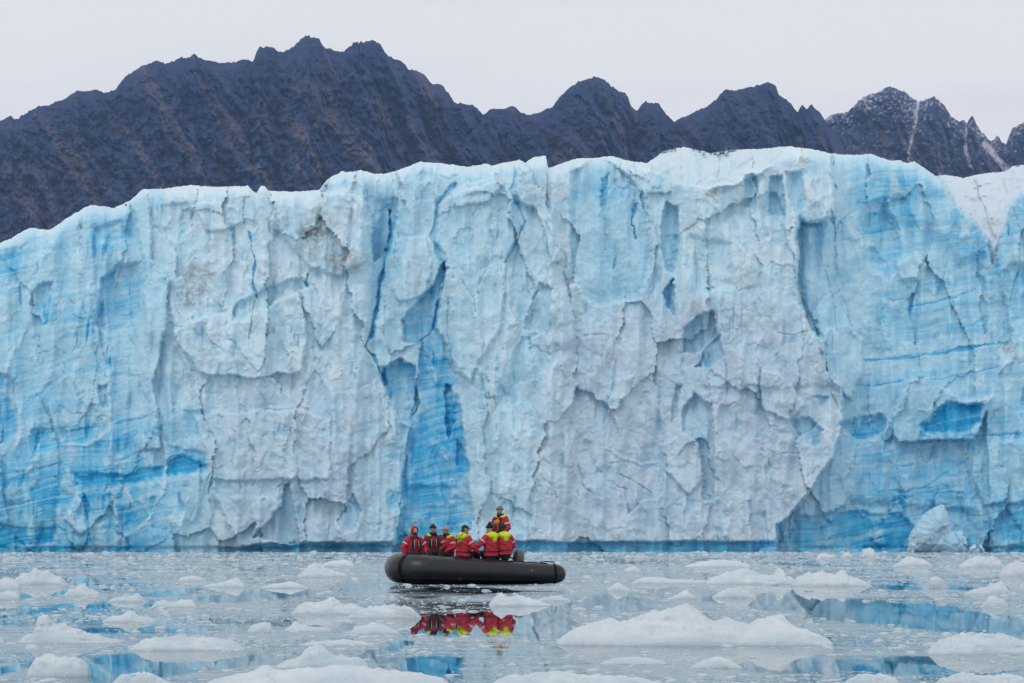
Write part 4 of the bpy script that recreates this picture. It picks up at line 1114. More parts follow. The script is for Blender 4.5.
def sweep(bm, path, radii, seg=16, up=Vector((0, 0, 1)), caps=True, round_ends=False):
    """Tube along PATH; radii are numbers or (side, up) pairs."""
    path = [Vector(p) for p in path]
    radii = list(radii)
    if round_ends:
        def ext(p, q, r):
            d = (p - q).normalized(); rr = min(r) if isinstance(r, tuple) else r
            sc = lambda k: tuple(x * k for x in r) if isinstance(r, tuple) else r * k
            return [(p + d * rr * s_, sc(c_)) for s_, c_ in ((.45, .89), (.78, .63), (.97, .25))]
        a = ext(path[0], path[1], radii[0]); b = ext(path[-1], path[-2], radii[-1])
        path = [p for p, _ in reversed(a)] + path + [p for p, _ in b]
        radii = [r for _, r in reversed(a)] + radii + [r for _, r in b]
    rings = []
    last_s = None
    for i, p in enumerate(path):
        t = (path[min(i + 1, len(path) - 1)] - path[max(i - 1, 0)])
        if t.length < 1e-9: t = Vector((0, 0, 1))
        t.normalize()
        if last_s is None:
            s = t.cross(up)
            if s.length < 1e-3: s = t.cross(Vector((0, 1, 0)))
        else:
            s = last_s - t * last_s.dot(t)
        s.normalize(); last_s = s
        u = s.cross(t).normalized()
        r = radii[i]; ra, rb = r if isinstance(r, tuple) else (r, r)
        rings.append([bm.verts.new(p + s * ra * math.cos(k * 2 * math.pi / seg) + u * rb * math.sin(k * 2 * math.pi / seg)) for k in range(seg)])
    for a, b in zip(rings[:-1], rings[1:]):
        for k in range(seg):
            bm.faces.new((a[k], a[(k + 1) % seg], b[(k + 1) % seg], b[k]))
    if caps:
        bm.faces.new(rings[0][::-1]); bm.faces.new(rings[-1])
    return rings


def ellipsoid(bm, c, r, seg=16, rings=10, rot=None, cut=None):
    res = bmesh.ops.create_uvsphere(bm, u_segments=seg, v_segments=rings, radius=1.0)
    for v in res['verts']:
        p = Vector((v.co.x * r[0], v.co.y * r[1], v.co.z * r[2]))
        if rot is not None: p = rot @ p
        v.co = p + Vector(c)
    return res['verts']


def box(bm, c, s, bev=0.0, rot=None):
    res = bmesh.ops.create_cube(bm, size=1.0)
    vs = res['verts']
    for v in vs:
        p = Vector((v.co.x * s[0], v.co.y * s[1], v.co.z * s[2]))
        if rot is not None: p = rot @ p
        v.co = p + Vector(c)
    if bev:
        es = list({e for v in vs for e in v.link_edges})
        bmesh.ops.bevel(bm, geom=es, offset=bev, segments=2, affect='EDGES')


RUBBER = simple_mat('black_hull_rubber', (.012, .014, .021), .33, .3, 6.0, .12, spec=.45)
RUBBER2 = simple_mat('black_strap_rubber', (.008, .008, .010), .7, .3, 14.0, spec=.15)
PATCH = simple_mat('grey_rubber_patch', (.10, .10, .11), .55, .2, 20.0)
DECK = simple_mat('aluminium_deck', (.22, .22, .23), .45, .3, 12.0, metallic=.6)
COWL = simple_mat('grey_engine_cowl', (.12, .125, .14), .4, .15, 12.0)
METAL = simple_mat('dull_steel', (.30, .30, .31), .35, .2, 30.0, metallic=.8)
ROPE = simple_mat('black_rope', (.012, .012, .014), .9, .4, 90.0)
DRY = simple_mat('dark_dry_bag', (.03, .034, .04), .6, .3, 20.0)

BOAT_YAW = math.radians(8.0)       # bow (local -x) swings towards the camera


def tube_point(s):
    """Centre and radius of the inflated collar: s 0 (near stern cone) .. 0.5 (nose) .. 1 (far stern cone)."""
    f = 1 - abs(s - .5) * 2            # 0 stern .. 1 nose
    side = -1 if s < .5 else 1
    L = f * 4.88
    if L < 3.83:
        x = 2.33 - L; yy = .86 * side
    else:
        a = (L - 3.83) / 1.05 * (math.pi / 2)
        x = 2.33 - 3.83 - .74 * math.sin(a); yy = side * .86 * math.cos(a) ** .85
    k = max(0.0, min(1.0, (2.2 - x) / 4.45))
    z = .30 + .14 * k + .03 * k ** 3
    r = .285 + .16 * k
    return Vector((x, yy, z)), r


def build_boat():
    root = empty('inflatable_boat', (BOAT_AT[0], BOAT_AT[1], 0), BOAT_YAW)
    tag(root, 'black inflatable boat full of people in red parkas, afloat before the glacier', 'boat')
    # collar
    bm = bmesh.new()
    S = np.linspace(.0, 1.0, 121)
    pts, rad = [], []
    for s in S:
        p, r = tube_point(s); pts.append(p); rad.append(r)
    # tapered stern cones
    d0 = Vector((1, 0, -.02))
    front = [(pts[0] + d0 * a, rad[0] * k) for a, k in ((.30, .10), (.29, .34), (.25, .60), (.19, .79), (.11, .92), (.04, .985))]
    backl = [(pts[-1] + d0 * a, rad[-1] * k) for a, k in ((.04, .985), (.11, .92), (.19, .79), (.25, .60), (.29, .34), (.30, .10))]
    sweep(bm, [p for p, _ in front] + pts + [p for p, _ in backl], [r for _, r in front] + rad + [r for _, r in backl], 36)
    col = bm_obj('collar', bm, RUBBER, root)
    # bands, seams
    def band(s, wid, mat, name='collar_band', grow=.006):
        bm = bmesh.new()
        ps, rs = [], []
        for q in np.linspace(s - wid, s + wid, 5):
            p, r = tube_point(q); ps.append(p); rs.append(r + grow)
        sweep(bm, ps, rs, 36)
        return bm_obj(name, bm, mat, root)
    band(.446, .0045, RUBBER2); band(.554, .0045, RUBBER2); band(.004, .004, RUBBER2); band(.996, .004, RUBBER2)
    for q in (.13, .26, .74, .87): band(q, .0022, RUBBER, 'collar_seam', .003)
    # dark strake low on the collar, added to darken its shaded lower half
    for sgn, rng_ in ((-1, (.03, .47)), (1, (.53, .97))):
        bm = bmesh.new(); ps = []
        for q in np.linspace(*rng_, 50):
            p, r = tube_point(q)
            p2, _ = tube_point(min(1, q + .003)); t = (p2 - p).normalized()
            o = Vector((t.y, -t.x, 0)) * -1
            if o.dot(Vector((p.x + .4 if abs(p.x) > 1.3 and p.x < 0 else 0, p.y, 0))) < 0: o = -o
            o.normalize()
            ps.append(p + o * (r * .80) + Vector((0, 0, -.62 * r)))
        sweep(bm, ps, [(.018, .03)] * len(ps), 8)
        bm_obj('shade_strake', bm, RUBBER2, root)
    # grab line in scallops along the top, held by patches
    for rng_ in ((.03, .45), (.55, .97)):
        bm = bmesh.new(); ps = []
        qs = np.linspace(*rng_, 145)
        for i, q in enumerate(qs):
            p, r = tube_point(q)
            ph = (i % 12) / 12.0
            inward = Vector((0, -p.y, 0)).normalized() if abs(p.y) > .05 else Vector((1, 0, 0))
            ang = .02 + .20 * math.sin(math.pi * ph)
            ps.append(p + inward * r * math.sin(ang) + Vector((0, 0, r * math.cos(ang) + .014)))
        sweep(bm, ps, [.019] * len(ps), 6)
        bm_obj('grab_line', bm, ROPE, root)
    for q in np.linspace(.03, .45, 13):
        p, r = tube_point(q)
        bm = bmesh.new()
        inward = Vector((0, -p.y, 0)).normalized() if abs(p.y) > .05 else Vector((1, 0, 0))
        c = p + inward * r * math.sin(.04) + Vector((0, 0, r * math.cos(.04)))
        ellipsoid(bm, c, (.075, .055, .024), 12, 6)
        bm_obj('rope_patch', bm, RUBBER2, root)
    # carry handle and valve near the stern
    p, r = tube_point(.026)
    bm = bmesh.new()
    sweep(bm, [p + Vector((-.24, .06, r - .02)), p + Vector((-.2, .06, r + .055)), p + Vector((0, .06, r + .07)), p + Vector((.2, .06, r + .055)), p + Vector((.24, .06, r - .02))], [.017] * 5, 8)
    bm_obj('carry_handle', bm, RUBBER2, root)
    for q, zz in ((.297, -.62), (.077, .25)):
        p, r = tube_point(q)
        bm = bmesh.new()
        ang = math.asin(max(-1, min(1, zz)))
        c = p + Vector((0, -r * math.cos(ang), r * math.sin(ang)))
        sweep(bm, [c + Vector((0, .03, 0)), c + Vector((0, -.014, 0)), c + Vector((0, -.02, 0))], [.045, .045, .03], 14)
        bm_obj('valve', bm, PATCH, root)
    # rigid V hull under the collar
    bm = bmesh.new()
    rings = []
    for x in np.linspace(2.0, -1.98, 26):
        k = (2.2 - x) / 4.45
        zt = .30 + .14 * k + .03 * k ** 3
        half = .80 if x > -1.35 else .80 * math.sqrt(max(0, 1 - ((-1.35 - x) / .72) ** 2))
        keel = -.32 + .42 * max(0, (-.9 - x) / 1.35) ** 2
        rings.append([bm.verts.new((x, y * half, z)) for y, z in ((-1, zt - .1), (-.98, min(zt - .24, .02 + .22 * max(0, -1.2 - x))), (-.6, -.10 + (keel + .32) * .6), (0, keel), (.6, -.10 + (keel + .32) * .6), (.98, min(zt - .24, .02 + .22 * max(0, -1.2 - x))), (1, zt - .1))])
    for a, b in zip(rings[:-1], rings[1:]):
        for i in range(6): bm.faces.new((a[i], a[i + 1], b[i + 1], b[i]))
        bm.faces.new((a[6], a[0], b[0], b[6]))
    bm.faces.new(rings[0]); bm.faces.new(rings[-1][::-1])
    bm_obj('hull', bm, RUBBER2, root, smooth=False)
    # deck boards and transom
    bm = bmesh.new(); box(bm, (-.17, 0, .235), (2.5, 1.1, .03), .008); bm_obj('deck', bm, DECK, root, smooth=False)
    bm = bmesh.new(); box(bm, (1.11, 0, .42), (.05, 1.14, .52), .012); bm_obj('transom', bm, RUBBER2, root, smooth=False)
    # outboard on the transom, its cowl showing behind the last passenger
    bm = bmesh.new()
    sweep(bm, [(1.33, 0, .62), (1.33, 0, .67), (1.34, 0, .82), (1.35, 0, .95), (1.35, 0, 1.01), (1.35, 0, 1.03)], [(.15, .20), (.17, .23), (.175, .24), (.165, .22), (.12, .17), (.05, .08)], 20, up=Vector((0, 1, 0)))
    eng = bm_obj('outboard_motor', bm, COWL, root)
    bm = bmesh.new(); box(bm, (1.36, 0, .30), (.20, .10, .7), .03); ellipsoid(bm, (1.37, 0, -.18), (.17, .06, .06)); box(bm, (1.39, 0, -.28), (.18, .02, .2), .008)
    bm_obj('engine_leg', bm, RUBBER2, eng, smooth=False)
    bm = bmesh.new(); box(bm, (1.20, 0, .50), (.12, .26, .26), .02); bm_obj('engine_bracket', bm, METAL, eng, smooth=False)
    bm = bmesh.new(); sweep(bm, [(1.19, 0, .72), (1.1, .06, .80), (1.0, .1, .86)], [.024, .02, .026], 8, round_ends=True); bm_obj('tiller', bm, RUBBER2, eng)
    return root


BOAT = build_boat()
# helmsman's locker: he stands on it
bm = bmesh.new(); box(bm, (0, 0, .14), (.5, .5, .28), .03); box(bm, (0, 0, .295), (.53, .53, .035), .012)
locker = empty('storage_locker', (0, 0, 0))
body_ = bm_obj('locker_body', bm, DRY, locker, smooth=False)
bm = bmesh.new(); box(bm, (0, -.268, .20), (.10, .016, .05), .005); bm_obj('latch', bm, METAL, locker, smooth=False)
bmat = Matrix.Translation((BOAT_AT[0], BOAT_AT[1], 0)) @ Matrix.Rotation(BOAT_YAW, 4, 'Z')
locker.location = bmat @ Vector((.83, .2, .252)); locker.rotation_euler.z = BOAT_YAW
tag(locker, 'low dark locker on the deck that the standing helmsman stands on', 'locker')
# ------------------------------------------------------------------ people
SKIN = simple_mat('skin', (.50, .30, .22), .5, .12, 40.0)
RED = simple_mat('red_parka_cloth', (.44, .010, .030), .65, .28, 9.0, .35)
DKRED = simple_mat('dark_red_parka_cloth', (.22, .010, .026), .65, .3, 9.0, .35)
YEL = simple_mat('high_visibility_yellow', (.56, .68, .015), .6, .15, 14.0, .2)
BLACK = simple_mat('black_cloth', (.012, .012, .015), .75, .4, 16.0, .2)
NAVY = simple_mat('navy_knit', (.012, .022, .07), .85, .35, 60.0, .4)
GREYK = simple_mat('grey_knit', (.15, .16, .18), .9, .3, 70.0, .5)
PALEK = simple_mat('pale_grey_knit', (.34, .31, .32), .9, .25, 70.0, .5)
BLACKK = simple_mat('black_knit', (.010, .010, .012), .9, .4, 70.0, .5)
SILVER = simple_mat('reflective_tape', (.52, .53, .56), .3, .12, 60.0)
ORANGE = simple_mat('orange_cloth', (.62, .16, .03), .65, .2, 20.0, .2)
HAIRM = simple_mat('dark_brown_hair', (.035, .022, .016), .6, .4, 80.0, .4)
GREYHAIR = simple_mat('greying_beard', (.16, .13, .11), .7, .4, 80.0, .4)
EYE = simple_mat('dark_eye', (.015, .012, .012), .2, .1, 10.0)
BOOT = simple_mat('black_boot', (.010, .010, .010), .45, .3, 20.0)
BLUEM = simple_mat('blue_neck_gaiter', (.02, .035, .13), .8, .3, 40.0, .3)


def head_shape(bm, M, sc=1.0):
    """A head facing local +x: skull, brow, nose, lips, chin, ears. M places it (origin at the head's middle)."""
    nr, ns = 22, 28
    rings = []
    for i in range(1, nr):
        th = math.pi * i / nr
        row = []
        for k in range(ns):
            ph = 2 * math.pi * k / ns
            x = math.sin(th) * math.cos(ph); y = math.sin(th) * math.sin(ph); z = math.cos(th)
            X = .096 * x; Y = .077 * y; Z = .118 * z
            if z < 0: Y *= 1 + .22 * z; X *= 1 + (.10 * z if x > 0 else .32 * z)          # jaw
            if x > .2 and z < -.75: X += .012                                              # chin
            fr = max(0, x) ** 6 * math.exp(-(y / .22) ** 2)
            X += .026 * fr * math.exp(-((z + .18) / .13) ** 2) + .010 * fr * math.exp(-((z - .02) / .10) ** 2)   # nose
            X += .007 * max(0, x) ** 3 * math.exp(-((z - .22) / .09) ** 2)                 # brow
            X -= .008 * max(0, x) ** 3 * (math.exp(-((y - .36) / .16) ** 2) + math.exp(-((y + .36) / .16) ** 2)) * math.exp(-((z - .06) / .09) ** 2)   # eye hollows
            X += .006 * fr * math.exp(-((z + .47) / .05) ** 2) + .005 * fr * math.exp(-((z + .57) / .05) ** 2)   # lips
            row.append(bm.verts.new(M @ (Vector((X, Y, Z)) * sc)))
        rings.append(row)
    for a, b in zip(rings[:-1], rings[1:]):
        for k in range(ns): bm.faces.new((a[k], b[k], b[(k + 1) % ns], a[(k + 1) % ns]))
    t = bm.verts.new(M @ Vector((0, 0, .118 * sc))); bt = bm.verts.new(M @ Vector((0, 0, -.118 * sc)))
    for k in range(ns):
        bm.faces.new((rings[0][k], rings[0][(k + 1) % ns], t)); bm.faces.new((rings[-1][(k + 1) % ns], rings[-1][k], bt))
    for s in (-1, 1):
        ellipsoid(bm, M @ (Vector((-.004, s * .077, .004)) * sc), (.018 * sc, .010 * sc, .032 * sc), 10, 8, rot=M.to_3x3())


def hand_shape(bm, wrist, fdir, pdir, side, curl=.7, sc=1.0):
    """Gloved hand: palm, four unequal bent fingers and a thumb off the palm's side. fdir along the fingers, pdir out of the palm."""
    f = Vector(fdir).normalized(); p = Vector(pdir); p = (p - f * p.dot(f)).normalized(); s = f.cross(p).normalized() * side
    w = Vector(wrist)
    sweep(bm, [w - f * .035, w, w + f * .045, w + f * .088], [(.031 * sc, .025 * sc), (.032 * sc, .023 * sc), (.044 * sc, .020 * sc), (.043 * sc, .017 * sc)], 12, up=p, round_ends=False)
    for i, ln in enumerate((.068, .078, .073, .058)):
        b = w + f * .078 + s * (.031 - .0205 * i) * sc
        pts = [b]; d = f.copy()
        ang = 0
        for j, part in enumerate((.45, .32, .25)):
            ang += curl * (.45 + .35 * j)
            d = f * math.cos(ang) + p * math.sin(ang)
            pts.append(pts[-1] + d * ln * part * sc)
        sweep(bm, pts, [.0118 * sc, .0108 * sc, .010 * sc, .0088 * sc], 8, round_ends=True)
    b = w + f * .028 + s * .034 * sc
    d1 = (f * .62 + s * .62 + p * .35).normalized(); d2 = (f * .85 + s * .15 + p * .5).normalized()
    sweep(bm, [b - s * .012, b + d1 * .032 * sc, b + d1 * .032 * sc + d2 * .03 * sc], [.0145 * sc, .0125 * sc, .0105 * sc], 8, round_ends=True)


def person(label, base, face_deg, pose, jacket=RED, hat='beanie', hat_mat=BLACKK, hood='folded', head_turn=0.0, head_nod=0.0, lean=(0.0, 0.0), arms=None, vest=None,
           beard=False, gaiter=None, hair=None, sc=1.0, strap_back=False, front_patch=None, span=(-2.45, 2.45)):
    """face_deg: 0 looks at the camera, 90 looks to the photo's right. pose 'sit' (base = seat point) or 'stand' (base = soles)."""
    root = empty('person', base, 0)
    tag(root, label, 'person', 'people in the inflatable boat')
    a = math.radians(face_deg)
    F = Vector((math.sin(a), -math.cos(a), 0)); R = F.cross(Vector((0, 0, 1)))       # forward, own right side
    up = Vector((0, 0, 1))
    def L(f, r, z): return (F * f + R * r + up * z) * sc
    hz = .10 if pose == 'sit' else .92
    lf, lr = lean
    def T(f, r, z):                              # torso point, leaning about the hips; z above the hips
        return L(f + lf * z, r + lr * z, hz + z)
    pel = L(0, 0, hz); chest = T(0.02, 0, .36); neck = T(.0, 0, .53); headc = T(.045, 0, .70)
    sh = {s: T(.0, s * .185, .455) for s in (-1, 1)}
    if pose == 'sit':
        hip = {s: L(.02, s * .10, hz - .01) for s in (-1, 1)}; kne = {s: L(.44, s * .15, hz + .03) for s in (-1, 1)}; ank = {s: L(.50, s * .14, hz - .40) for s in (-1, 1)}
    else:
        hip = {s: L(0, s * .10, hz - .03) for s in (-1, 1)}; kne = {s: L(.03, s * .12, .50) for s in (-1, 1)}; ank = {s: L(0, s * .13, .09) for s in (-1, 1)}
    arms = arms or {}
    elb, wri = {}, {}
    for s in (-1, 1):
        if s in arms:
            elb[s] = T(*arms[s][0]); wri[s] = T(*arms[s][1])
        else:
            elb[s] = T(.06, s * .30, .20); wri[s] = T(.28, s * .16, .10)
    # ---- body: one continuous skin surface
    bm = bmesh.new()
    ht = a + math.radians(head_turn)
    HF = Vector((math.sin(ht), -math.cos(ht), 0)); n_ = math.radians(head_nod)
    HF = HF * math.cos(n_) - up * math.sin(n_)
    HR = HF.cross(up).normalized(); HU = HR.cross(HF).normalized()
    M = Matrix((HF, -HR, HU)).transposed().to_4x4(); M.translation = headc
    head_shape(bm, M, sc)
    sweep(bm, [chest, neck - up * .01, neck + up * .05 * sc, headc - up * .02 * sc], [.09, .062 * sc, .055 * sc, .056 * sc], 14)
    sweep(bm, [pel - up * .06, pel + up * .08, chest - up * .1, chest, T(0, 0, .45), T(0, 0, .52)], [(.16, .12), (.15, .11), (.15, .115), (.17, .12), (.14, .09), (.06, .06)], 16, up=F)
    for s in (-1, 1):
        sweep(bm, [T(0, s * .10, .44), sh[s], elb[s], wri[s]], [.06, .055, .043, .030], 12, round_ends=True)
        hd = (wri[s] - elb[s]).normalized()
        hand_shape(bm, wri[s], hd, (up * -.6 + R * -s * .8), s * -1, .6, sc * .96)
        sweep(bm, [hip[s], kne[s], ank[s]], [.085, .058, .042], 12, round_ends=True)
        sweep(bm, [ank[s] - up * .03, ank[s] - up * .055 + F * .08, ank[s] - up * .06 + F * .16], [.04, .038, .03], 10, round_ends=True)
    bm_obj('body', bm, SKIN, root, remesh=.008, smooth_it=2)
    for s in (-1, 1):
        bm = bmesh.new(); ellipsoid(bm, M @ (Vector((.083, s * .031, .010)) * sc), (.012 * sc, .014 * sc, .009 * sc), 10, 8); bm_obj('eye', bm, EYE, root)
    # ---- trousers and boots
    bm = bmesh.new()
    sweep(bm, [pel - up * .10, pel - up * .02, pel + up * .12], [(.17, .14), (.195, .16), (.19, .15)], 18, up=F, round_ends=True)
    for s in (-1, 1):
        k = kne[s]
        sweep(bm, [hip[s], (hip[s] + k) / 2, k, (k + ank[s]) / 2, ank[s] + up * .05], [.115, .105, .088, .085, .078], 14, round_ends=True)
    bm_obj('trousers', bm, BLACK, root, remesh=.016, smooth_it=3)
    for s in (-1, 1):
        bm = bmesh.new()
        sweep(bm, [ank[s] + up * .14, ank[s], ank[s] - up * .05], [.075, .062, .06], 12)
        sweep(bm, [ank[s] - up * .045 - F * .04, ank[s] - up * .045 + F * .09, ank[s] - up * .05 + F * .19], [(.05, .042), (.052, .045), (.046, .034)], 12, round_ends=True)
        bm_obj('boot', bm, BOOT, root, remesh=.012, smooth_it=2)
    # ---- parka
    bm = bmesh.new()
    low = -.06 if pose == 'sit' else -.16
    sweep(bm, [T(0, 0, low), T(0, 0, .02), T(-.005, 0, .16), T(0, 0, .30), T(0, 0, .41), T(-.01, 0, .475), T(0, 0, .525), T(.01, 0, .565)],
          [(.235, .20), (.235, .20), (.232, .195), (.243, .20), (.228, .178), (.175, .135), (.104, .098), (.096, .092)], 26, up=F)
    for s in (-1, 1):
        m1 = (sh[s] + elb[s]) / 2; m2 = (elb[s] + wri[s]) / 2
        sweep(bm, [T(0, s * .08, .42), sh[s], m1, elb[s], m2, wri[s] - (wri[s] - elb[s]) * .06], [.092, .104, .092, .088, .078, .060], 14, round_ends=True)
    j = bm_obj('parka', bm, jacket, root, remesh=.013, smooth_it=4)
    # crumpled cloth
    co = np.empty(len(j.data.vertices) * 3, dtype=np.float32); j.data.vertices.foreach_get('co', co); co = co.reshape(-1, 3)
    no = np.empty(len(co) * 3, dtype=np.float32); j.data.vertices.foreach_get('normal', no); no = no.reshape(-1, 3)
    fold = fbm(co[:, 0] * 7 + co[:, 2] * 13 + base[0], co[:, 1] * 7 - co[:, 2] * 9, 4, 71)
    j.data.vertices.foreach_set('co', (co + no * (fold * .026)[:, None]).astype(np.float32).ravel())
    # ---- reflective bands on the sleeves, gloves
    for s in (-1, 1):
        t = (elb[s] - sh[s]); c = sh[s] + t * .55; d = t.normalized() * .022
        bm = bmesh.new(); sweep(bm, [c - d, c + d], [.099, .098], 16); bm_obj('sleeve_band', bm, SILVER, root, smooth=True)
        hd = (wri[s] - elb[s]).normalized()
        bm = bmesh.new(); hand_shape(bm, wri[s], hd, (up * -.6 + R * -s * .8), s * -1, .6, sc * 1.12)
        sweep(bm, [wri[s] - hd * .09, wri[s] - hd * .01], [.05, .042], 12)
        bm_obj('glove', bm, BLACK, root, remesh=.006, smooth_it=1)
    bm = bmesh.new(); sweep(bm, [T(0, 0, .045), T(0, 0, .085)], [(.246, .21), (.246, .21)], 26, up=F); bm_obj('waist_band', bm, BLACK, root)
    # ---- hood / collar
    if hood == 'folded':
        bm = bmesh.new()
        ps, rs = [], []
        for q in np.linspace(span[0], span[1], 17):
            ps.append(T(-.005 - .105 * math.cos(q), .145 * math.sin(q), .545 - .045 * (1 - math.cos(q)) * .5)); rs.append((.045 + .03 * (math.cos(q) > 0) * math.cos(q), .052 + .03 * max(0, math.cos(q))))
        sweep(bm, ps, rs, 12, round_ends=True)
        ellipsoid(bm, T(-.135, 0, .475), (.105, .105, .11), 18, 12); ellipsoid(bm, T(-.12, -.085, .50), (.085, .085, .085), 14, 10); ellipsoid(bm, T(-.12, .085, .50), (.085, .085, .085), 14, 10); ellipsoid(bm, T(-.15, 0, .40), (.08, .08, .09), 14, 10)
        hd_ = bm_obj('hood', bm, YEL, root, remesh=.014, smooth_it=4)
        if strap_back:
            bm = bmesh.new()
            for rr in (-.02, .10):
                sweep(bm, [T(-.10, rr, .60), T(-.27, rr, .53), T(-.312, rr, .45), T(-.25, rr, .33), T(-.20, rr, .22)], [(.012, .008)] * 5, 8)
            sweep(bm, [T(-.26, -.14, .40), T(-.315, 0, .42), T(-.26, .14, .44)], [(.008, .012)] * 3, 8)
            bm_obj('hood_strap', bm, BLACK, hd_)
    bm = bmesh.new()
    ps, rs = [], []
    for q in np.linspace(-3.1, 3.1, 22):
        ps.append(T(.02 + .088 * math.cos(q), .086 * math.sin(q), .565)); rs.append((.026, .055))
    sweep(bm, ps, rs, 10)
    bm_obj('collar', bm, BLACK if hood != 'up' else jacket, root, smooth_it=1)
    # ---- life vest straps down the front
    if vest:
        bm = bmesh.new()
        for s in (-1, 1):
            sweep(bm, [T(-.09, s * .07, .52), T(.03, s * .10, .53), T(.165, s * .10, .44), T(.222, s * .105, .28), T(.216, s * .11, .10)], [(.03, .022), (.032, .024), (.045, .03), (.045, .03), (.04, .026)], 10, round_ends=True)
        v = bm_obj('life_vest', bm, vest, root)
        bm = bmesh.new()
        for s in (-1, 1):
            sweep(bm, [T(.215, s * .065, .42), T(.255, s * .07, .28), T(.245, s * .072, .12)], [(.007, .006)] * 3, 8)
        bm_obj('vest_piping', bm, SILVER, v)
    if front_patch:
        bm = bmesh.new(); ellipsoid(bm, T(.17, -.02, .34), (.11, .11, .10), 14, 10); bm_obj('chest_pouch', bm, front_patch, root)
    # ---- head gear
    HM = M
    def shell(r, zc, cut, xo=0.0, ex=(1, 1, 1)):
        bm = bmesh.new()
        vs = ellipsoid(bm, (xo, 0, zc), (r[0], r[1], r[2]), 26, 18)
        bmesh.ops.delete(bm, geom=[v for v in bm.verts if v.co.z < cut(v.co)], context='VERTS')
        return bm
    if hat == 'beanie' or hat == 'peak_beanie':
        bm = shell((.112, .096, .125), .022, lambda c: .030 - (.02 if c.x < 0 else 0), -.006)
        if hat == 'peak_beanie':
            for v in bm.verts:
                if v.co.z > .06:
                    k = (v.co.z - .06) / .09; v.co.z += .055 * k * k; v.co.x -= .02 * k; v.co.y *= 1 - .25 * k
        bm.transform(Matrix.Scale(sc, 4)); bm.transform(HM)
        h = bm_obj('beanie', bm, hat_mat, root)
        bm = bmesh.new(); ps = []
        ring = [Vector((-.006 + .112 * math.cos(q), .097 * math.sin(q), .042 + .010 * math.cos(q))) * sc for q in np.linspace(0, 2 * math.pi, 25)[:-1]]
        ring.append(ring[0]); ps = [HM @ p for p in ring]
        sweep(bm, ps, [(.012, .026)] * len(ps), 8, caps=False); bm_obj('beanie_cuff', bm, hat_mat, h)
    elif hat == 'cap':
        bm = shell((.110, .094, .112), .028, lambda c: .040, -.004)
        bm.transform(Matrix.Scale(sc, 4)); bm.transform(HM)
        h = bm_obj('cap', bm, hat_mat, root)
        bm = bmesh.new()
        rows = []
        for x in np.linspace(.085, .19, 6):
            k = (x - .085) / .105
            rows.append([bm.verts.new(HM @ (Vector((x * (1 - .18 * abs(y) ** 2), y * .075 * (1 - .25 * k), .050 - .03 * k - .014 * y * y)) * sc)) for y in np.linspace(-1, 1, 11)])
        for r0, r1 in zip(rows[:-1], rows[1:]):
            for i in range(10): bm.faces.new((r0[i], r0[i + 1], r1[i + 1], r1[i]))
        bmesh.ops.solidify(bm, geom=bm.faces[:], thickness=.006)
        bm_obj('brim', bm, hat_mat, h)
        bm = bmesh.new(); ellipsoid(bm, HM @ Vector((-.004, 0, .142 * sc)), (.010, .010, .006), 8, 6); bm_obj('cap_button', bm, hat_mat, h)
    if hood == 'up':
        bm = bmesh.new()
        ellipsoid(bm, (-.012, 0, .012), (.128, .118, .148), 28, 20)
        bmesh.ops.delete(bm, geom=[v for v in bm.verts if (v.co.x > .066 - .10 * max(0, v.co.z - .06))], context='VERTS')
        bmesh.ops.solidify(bm, geom=bm.faces[:], thickness=.012)
        bm.transform(Matrix.Scale(sc, 4)); bm.transform(HM)
        bm_obj('hood', bm, jacket, root)
        bm = bmesh.new(); ellipsoid(bm, HM @ (Vector((-.10, -.03, -.01)) * sc), (.075 * sc, .105 * sc, .10 * sc), 16, 12); bm_obj('hood_panel', bm, YEL, root)
    if hair is not None:
        bm = bmesh.new()
        ellipsoid(bm, (-.018, 0, -.005), (.092, .088, .105), 22, 16)
        bmesh.ops.delete(bm, geom=[v for v in bm.verts if v.co.x > .02 and v.co.z < .06], context='VERTS')
        bmesh.ops.solidify(bm, geom=bm.faces[:], thickness=.006)
        bm.transform(Matrix.Scale(sc, 4)); bm.transform(HM); bm_obj('hair', bm, hair, root)
    if beard:
        bm = bmesh.new()
        ellipsoid(bm, (.045, 0, -.074), (.052, .060, .052), 18, 12)
        bm.transform(Matrix.Scale(sc, 4)); bm.transform(HM); bm_obj('beard', bm, GREYHAIR, root)
    if gaiter:
        bm = bmesh.new()
        ellipsoid(bm, (.028, 0, -.065), (.082, .079, .070), 20, 14)
        bm.transform(Matrix.Scale(sc, 4)); bm.transform(HM); bm_obj('neck_gaiter', bm, gaiter, root)
    return root


def seat(x, y, z):
    return bmat @ Vector((x, y, z))


def px_x(u, yl):
    """Boat-local x that shows at photo column u for a seat yl metres across the boat."""
    best = min(np.linspace(-3, 3, 1201), key=lambda x: abs(512 + (bmat @ Vector((x, yl, 0))).x / (bmat @ Vector((x, yl, 0))).y * FPX - u))
    return float(best)


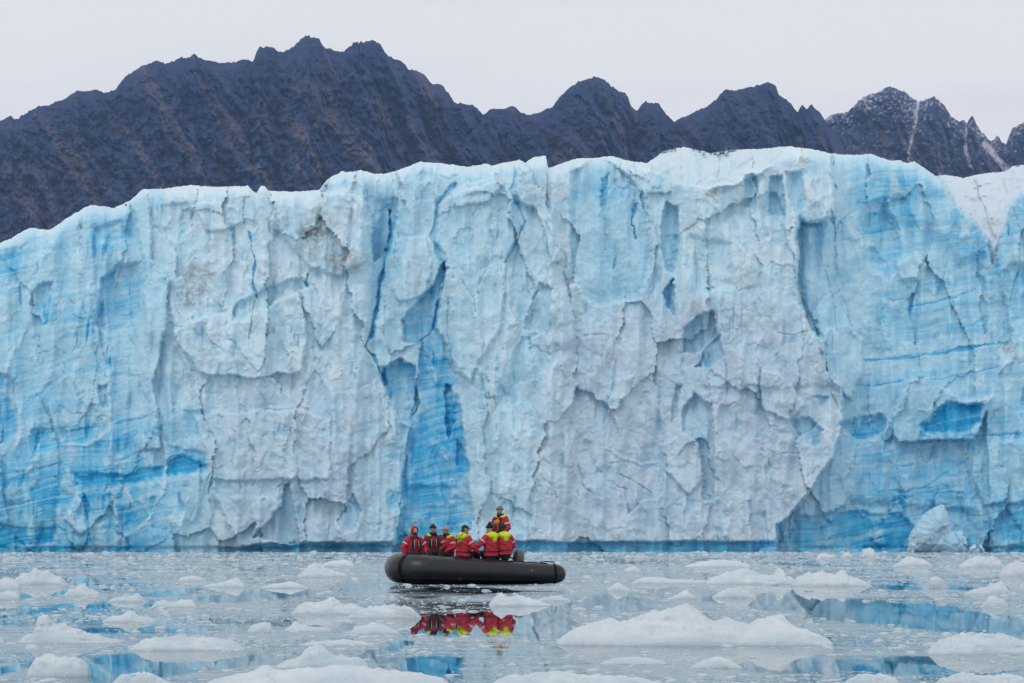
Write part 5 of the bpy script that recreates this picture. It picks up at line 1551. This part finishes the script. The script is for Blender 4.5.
# on the far side and the bow, facing us
person('person in a raised red hood and dark face covering at the very bow', seat(px_x(414, .15), .15, .77), 22, 'sit', RED, hat=None, hood='up', head_turn=18, head_nod=8, lean=(.16, .06), gaiter=BLUEM, vest=BLACK, arms={-1: ((.04, -.33, .20), (.20, -.30, -.02)), 1: ((.05, .36, .21), (.16, .34, -.02))}, sc=1.0)
person('person in a navy knitted hat and dark red parka, face turned to us', seat(px_x(434, .55), .55, .80), 5, 'sit', DKRED, hat='beanie', hat_mat=NAVY, hood='folded', head_turn=-5, head_nod=2, lean=(.12, .05), vest=BLACK, sc=1.04, span=(.5, 2.45))
person('person in a pale grey beanie looking toward the bow', seat(px_x(447, .62), .62, .77), -35, 'sit', RED, hat='beanie', hat_mat=PALEK, hood='folded', head_turn=-25, head_nod=6, lean=(.10, -.05), sc=1.02, span=(-2.45, .2))
# on the near tube, backs to us
person('person in a black peaked cap with a yellow hood crossed by black straps', seat(px_x(463, -.62), -.62, .77), 138, 'sit', RED, hat='cap', hat_mat=BLACK, hood='folded', head_turn=-55, head_nod=0, lean=(.06, .0), strap_back=True, hair=HAIRM, arms={-1: ((.10, -.30, .20), (.30, -.12, .10)), 1: ((.08, .33, .22), (.26, .36, .06))}, sc=1.05)
person('person in a pointed black beanie reaching one arm toward the cap wearer', seat(px_x(491, -.62), -.62, .78), 222, 'sit', RED, hat='peak_beanie', hat_mat=BLACKK, hood='folded', head_turn=-25, head_nod=0, lean=(.03, .0), arms={-1: ((.05, -.36, .26), (.22, -.58, .14)), 1: ((.12, .28, .20), (.30, .14, .10))}, sc=1.08)
person('dark haired person at the end of the row, nearest the engine', seat(px_x(505, -.50), -.50, .82), 200, 'sit', RED, hat='beanie', hat_mat=BLACKK, hood='folded', head_turn=-40, head_nod=4, lean=(.07, -.05), hair=HAIRM, sc=1.03)
# the helmsman
person('bearded helmsman in a grey beanie standing above everyone else', seat(.83, .2, .565), -35, 'stand', RED, hat='beanie', hat_mat=GREYK, hood='folded', head_turn=-15, head_nod=4, lean=(.02, .0), beard=True, gaiter=None, front_patch=ORANGE, vest=BLACK, arms={-1: ((.02, -.29, .18), (.22, -.22, .06)), 1: ((-.02, .32, .18), (.14, .30, -.02))}, sc=1.0)
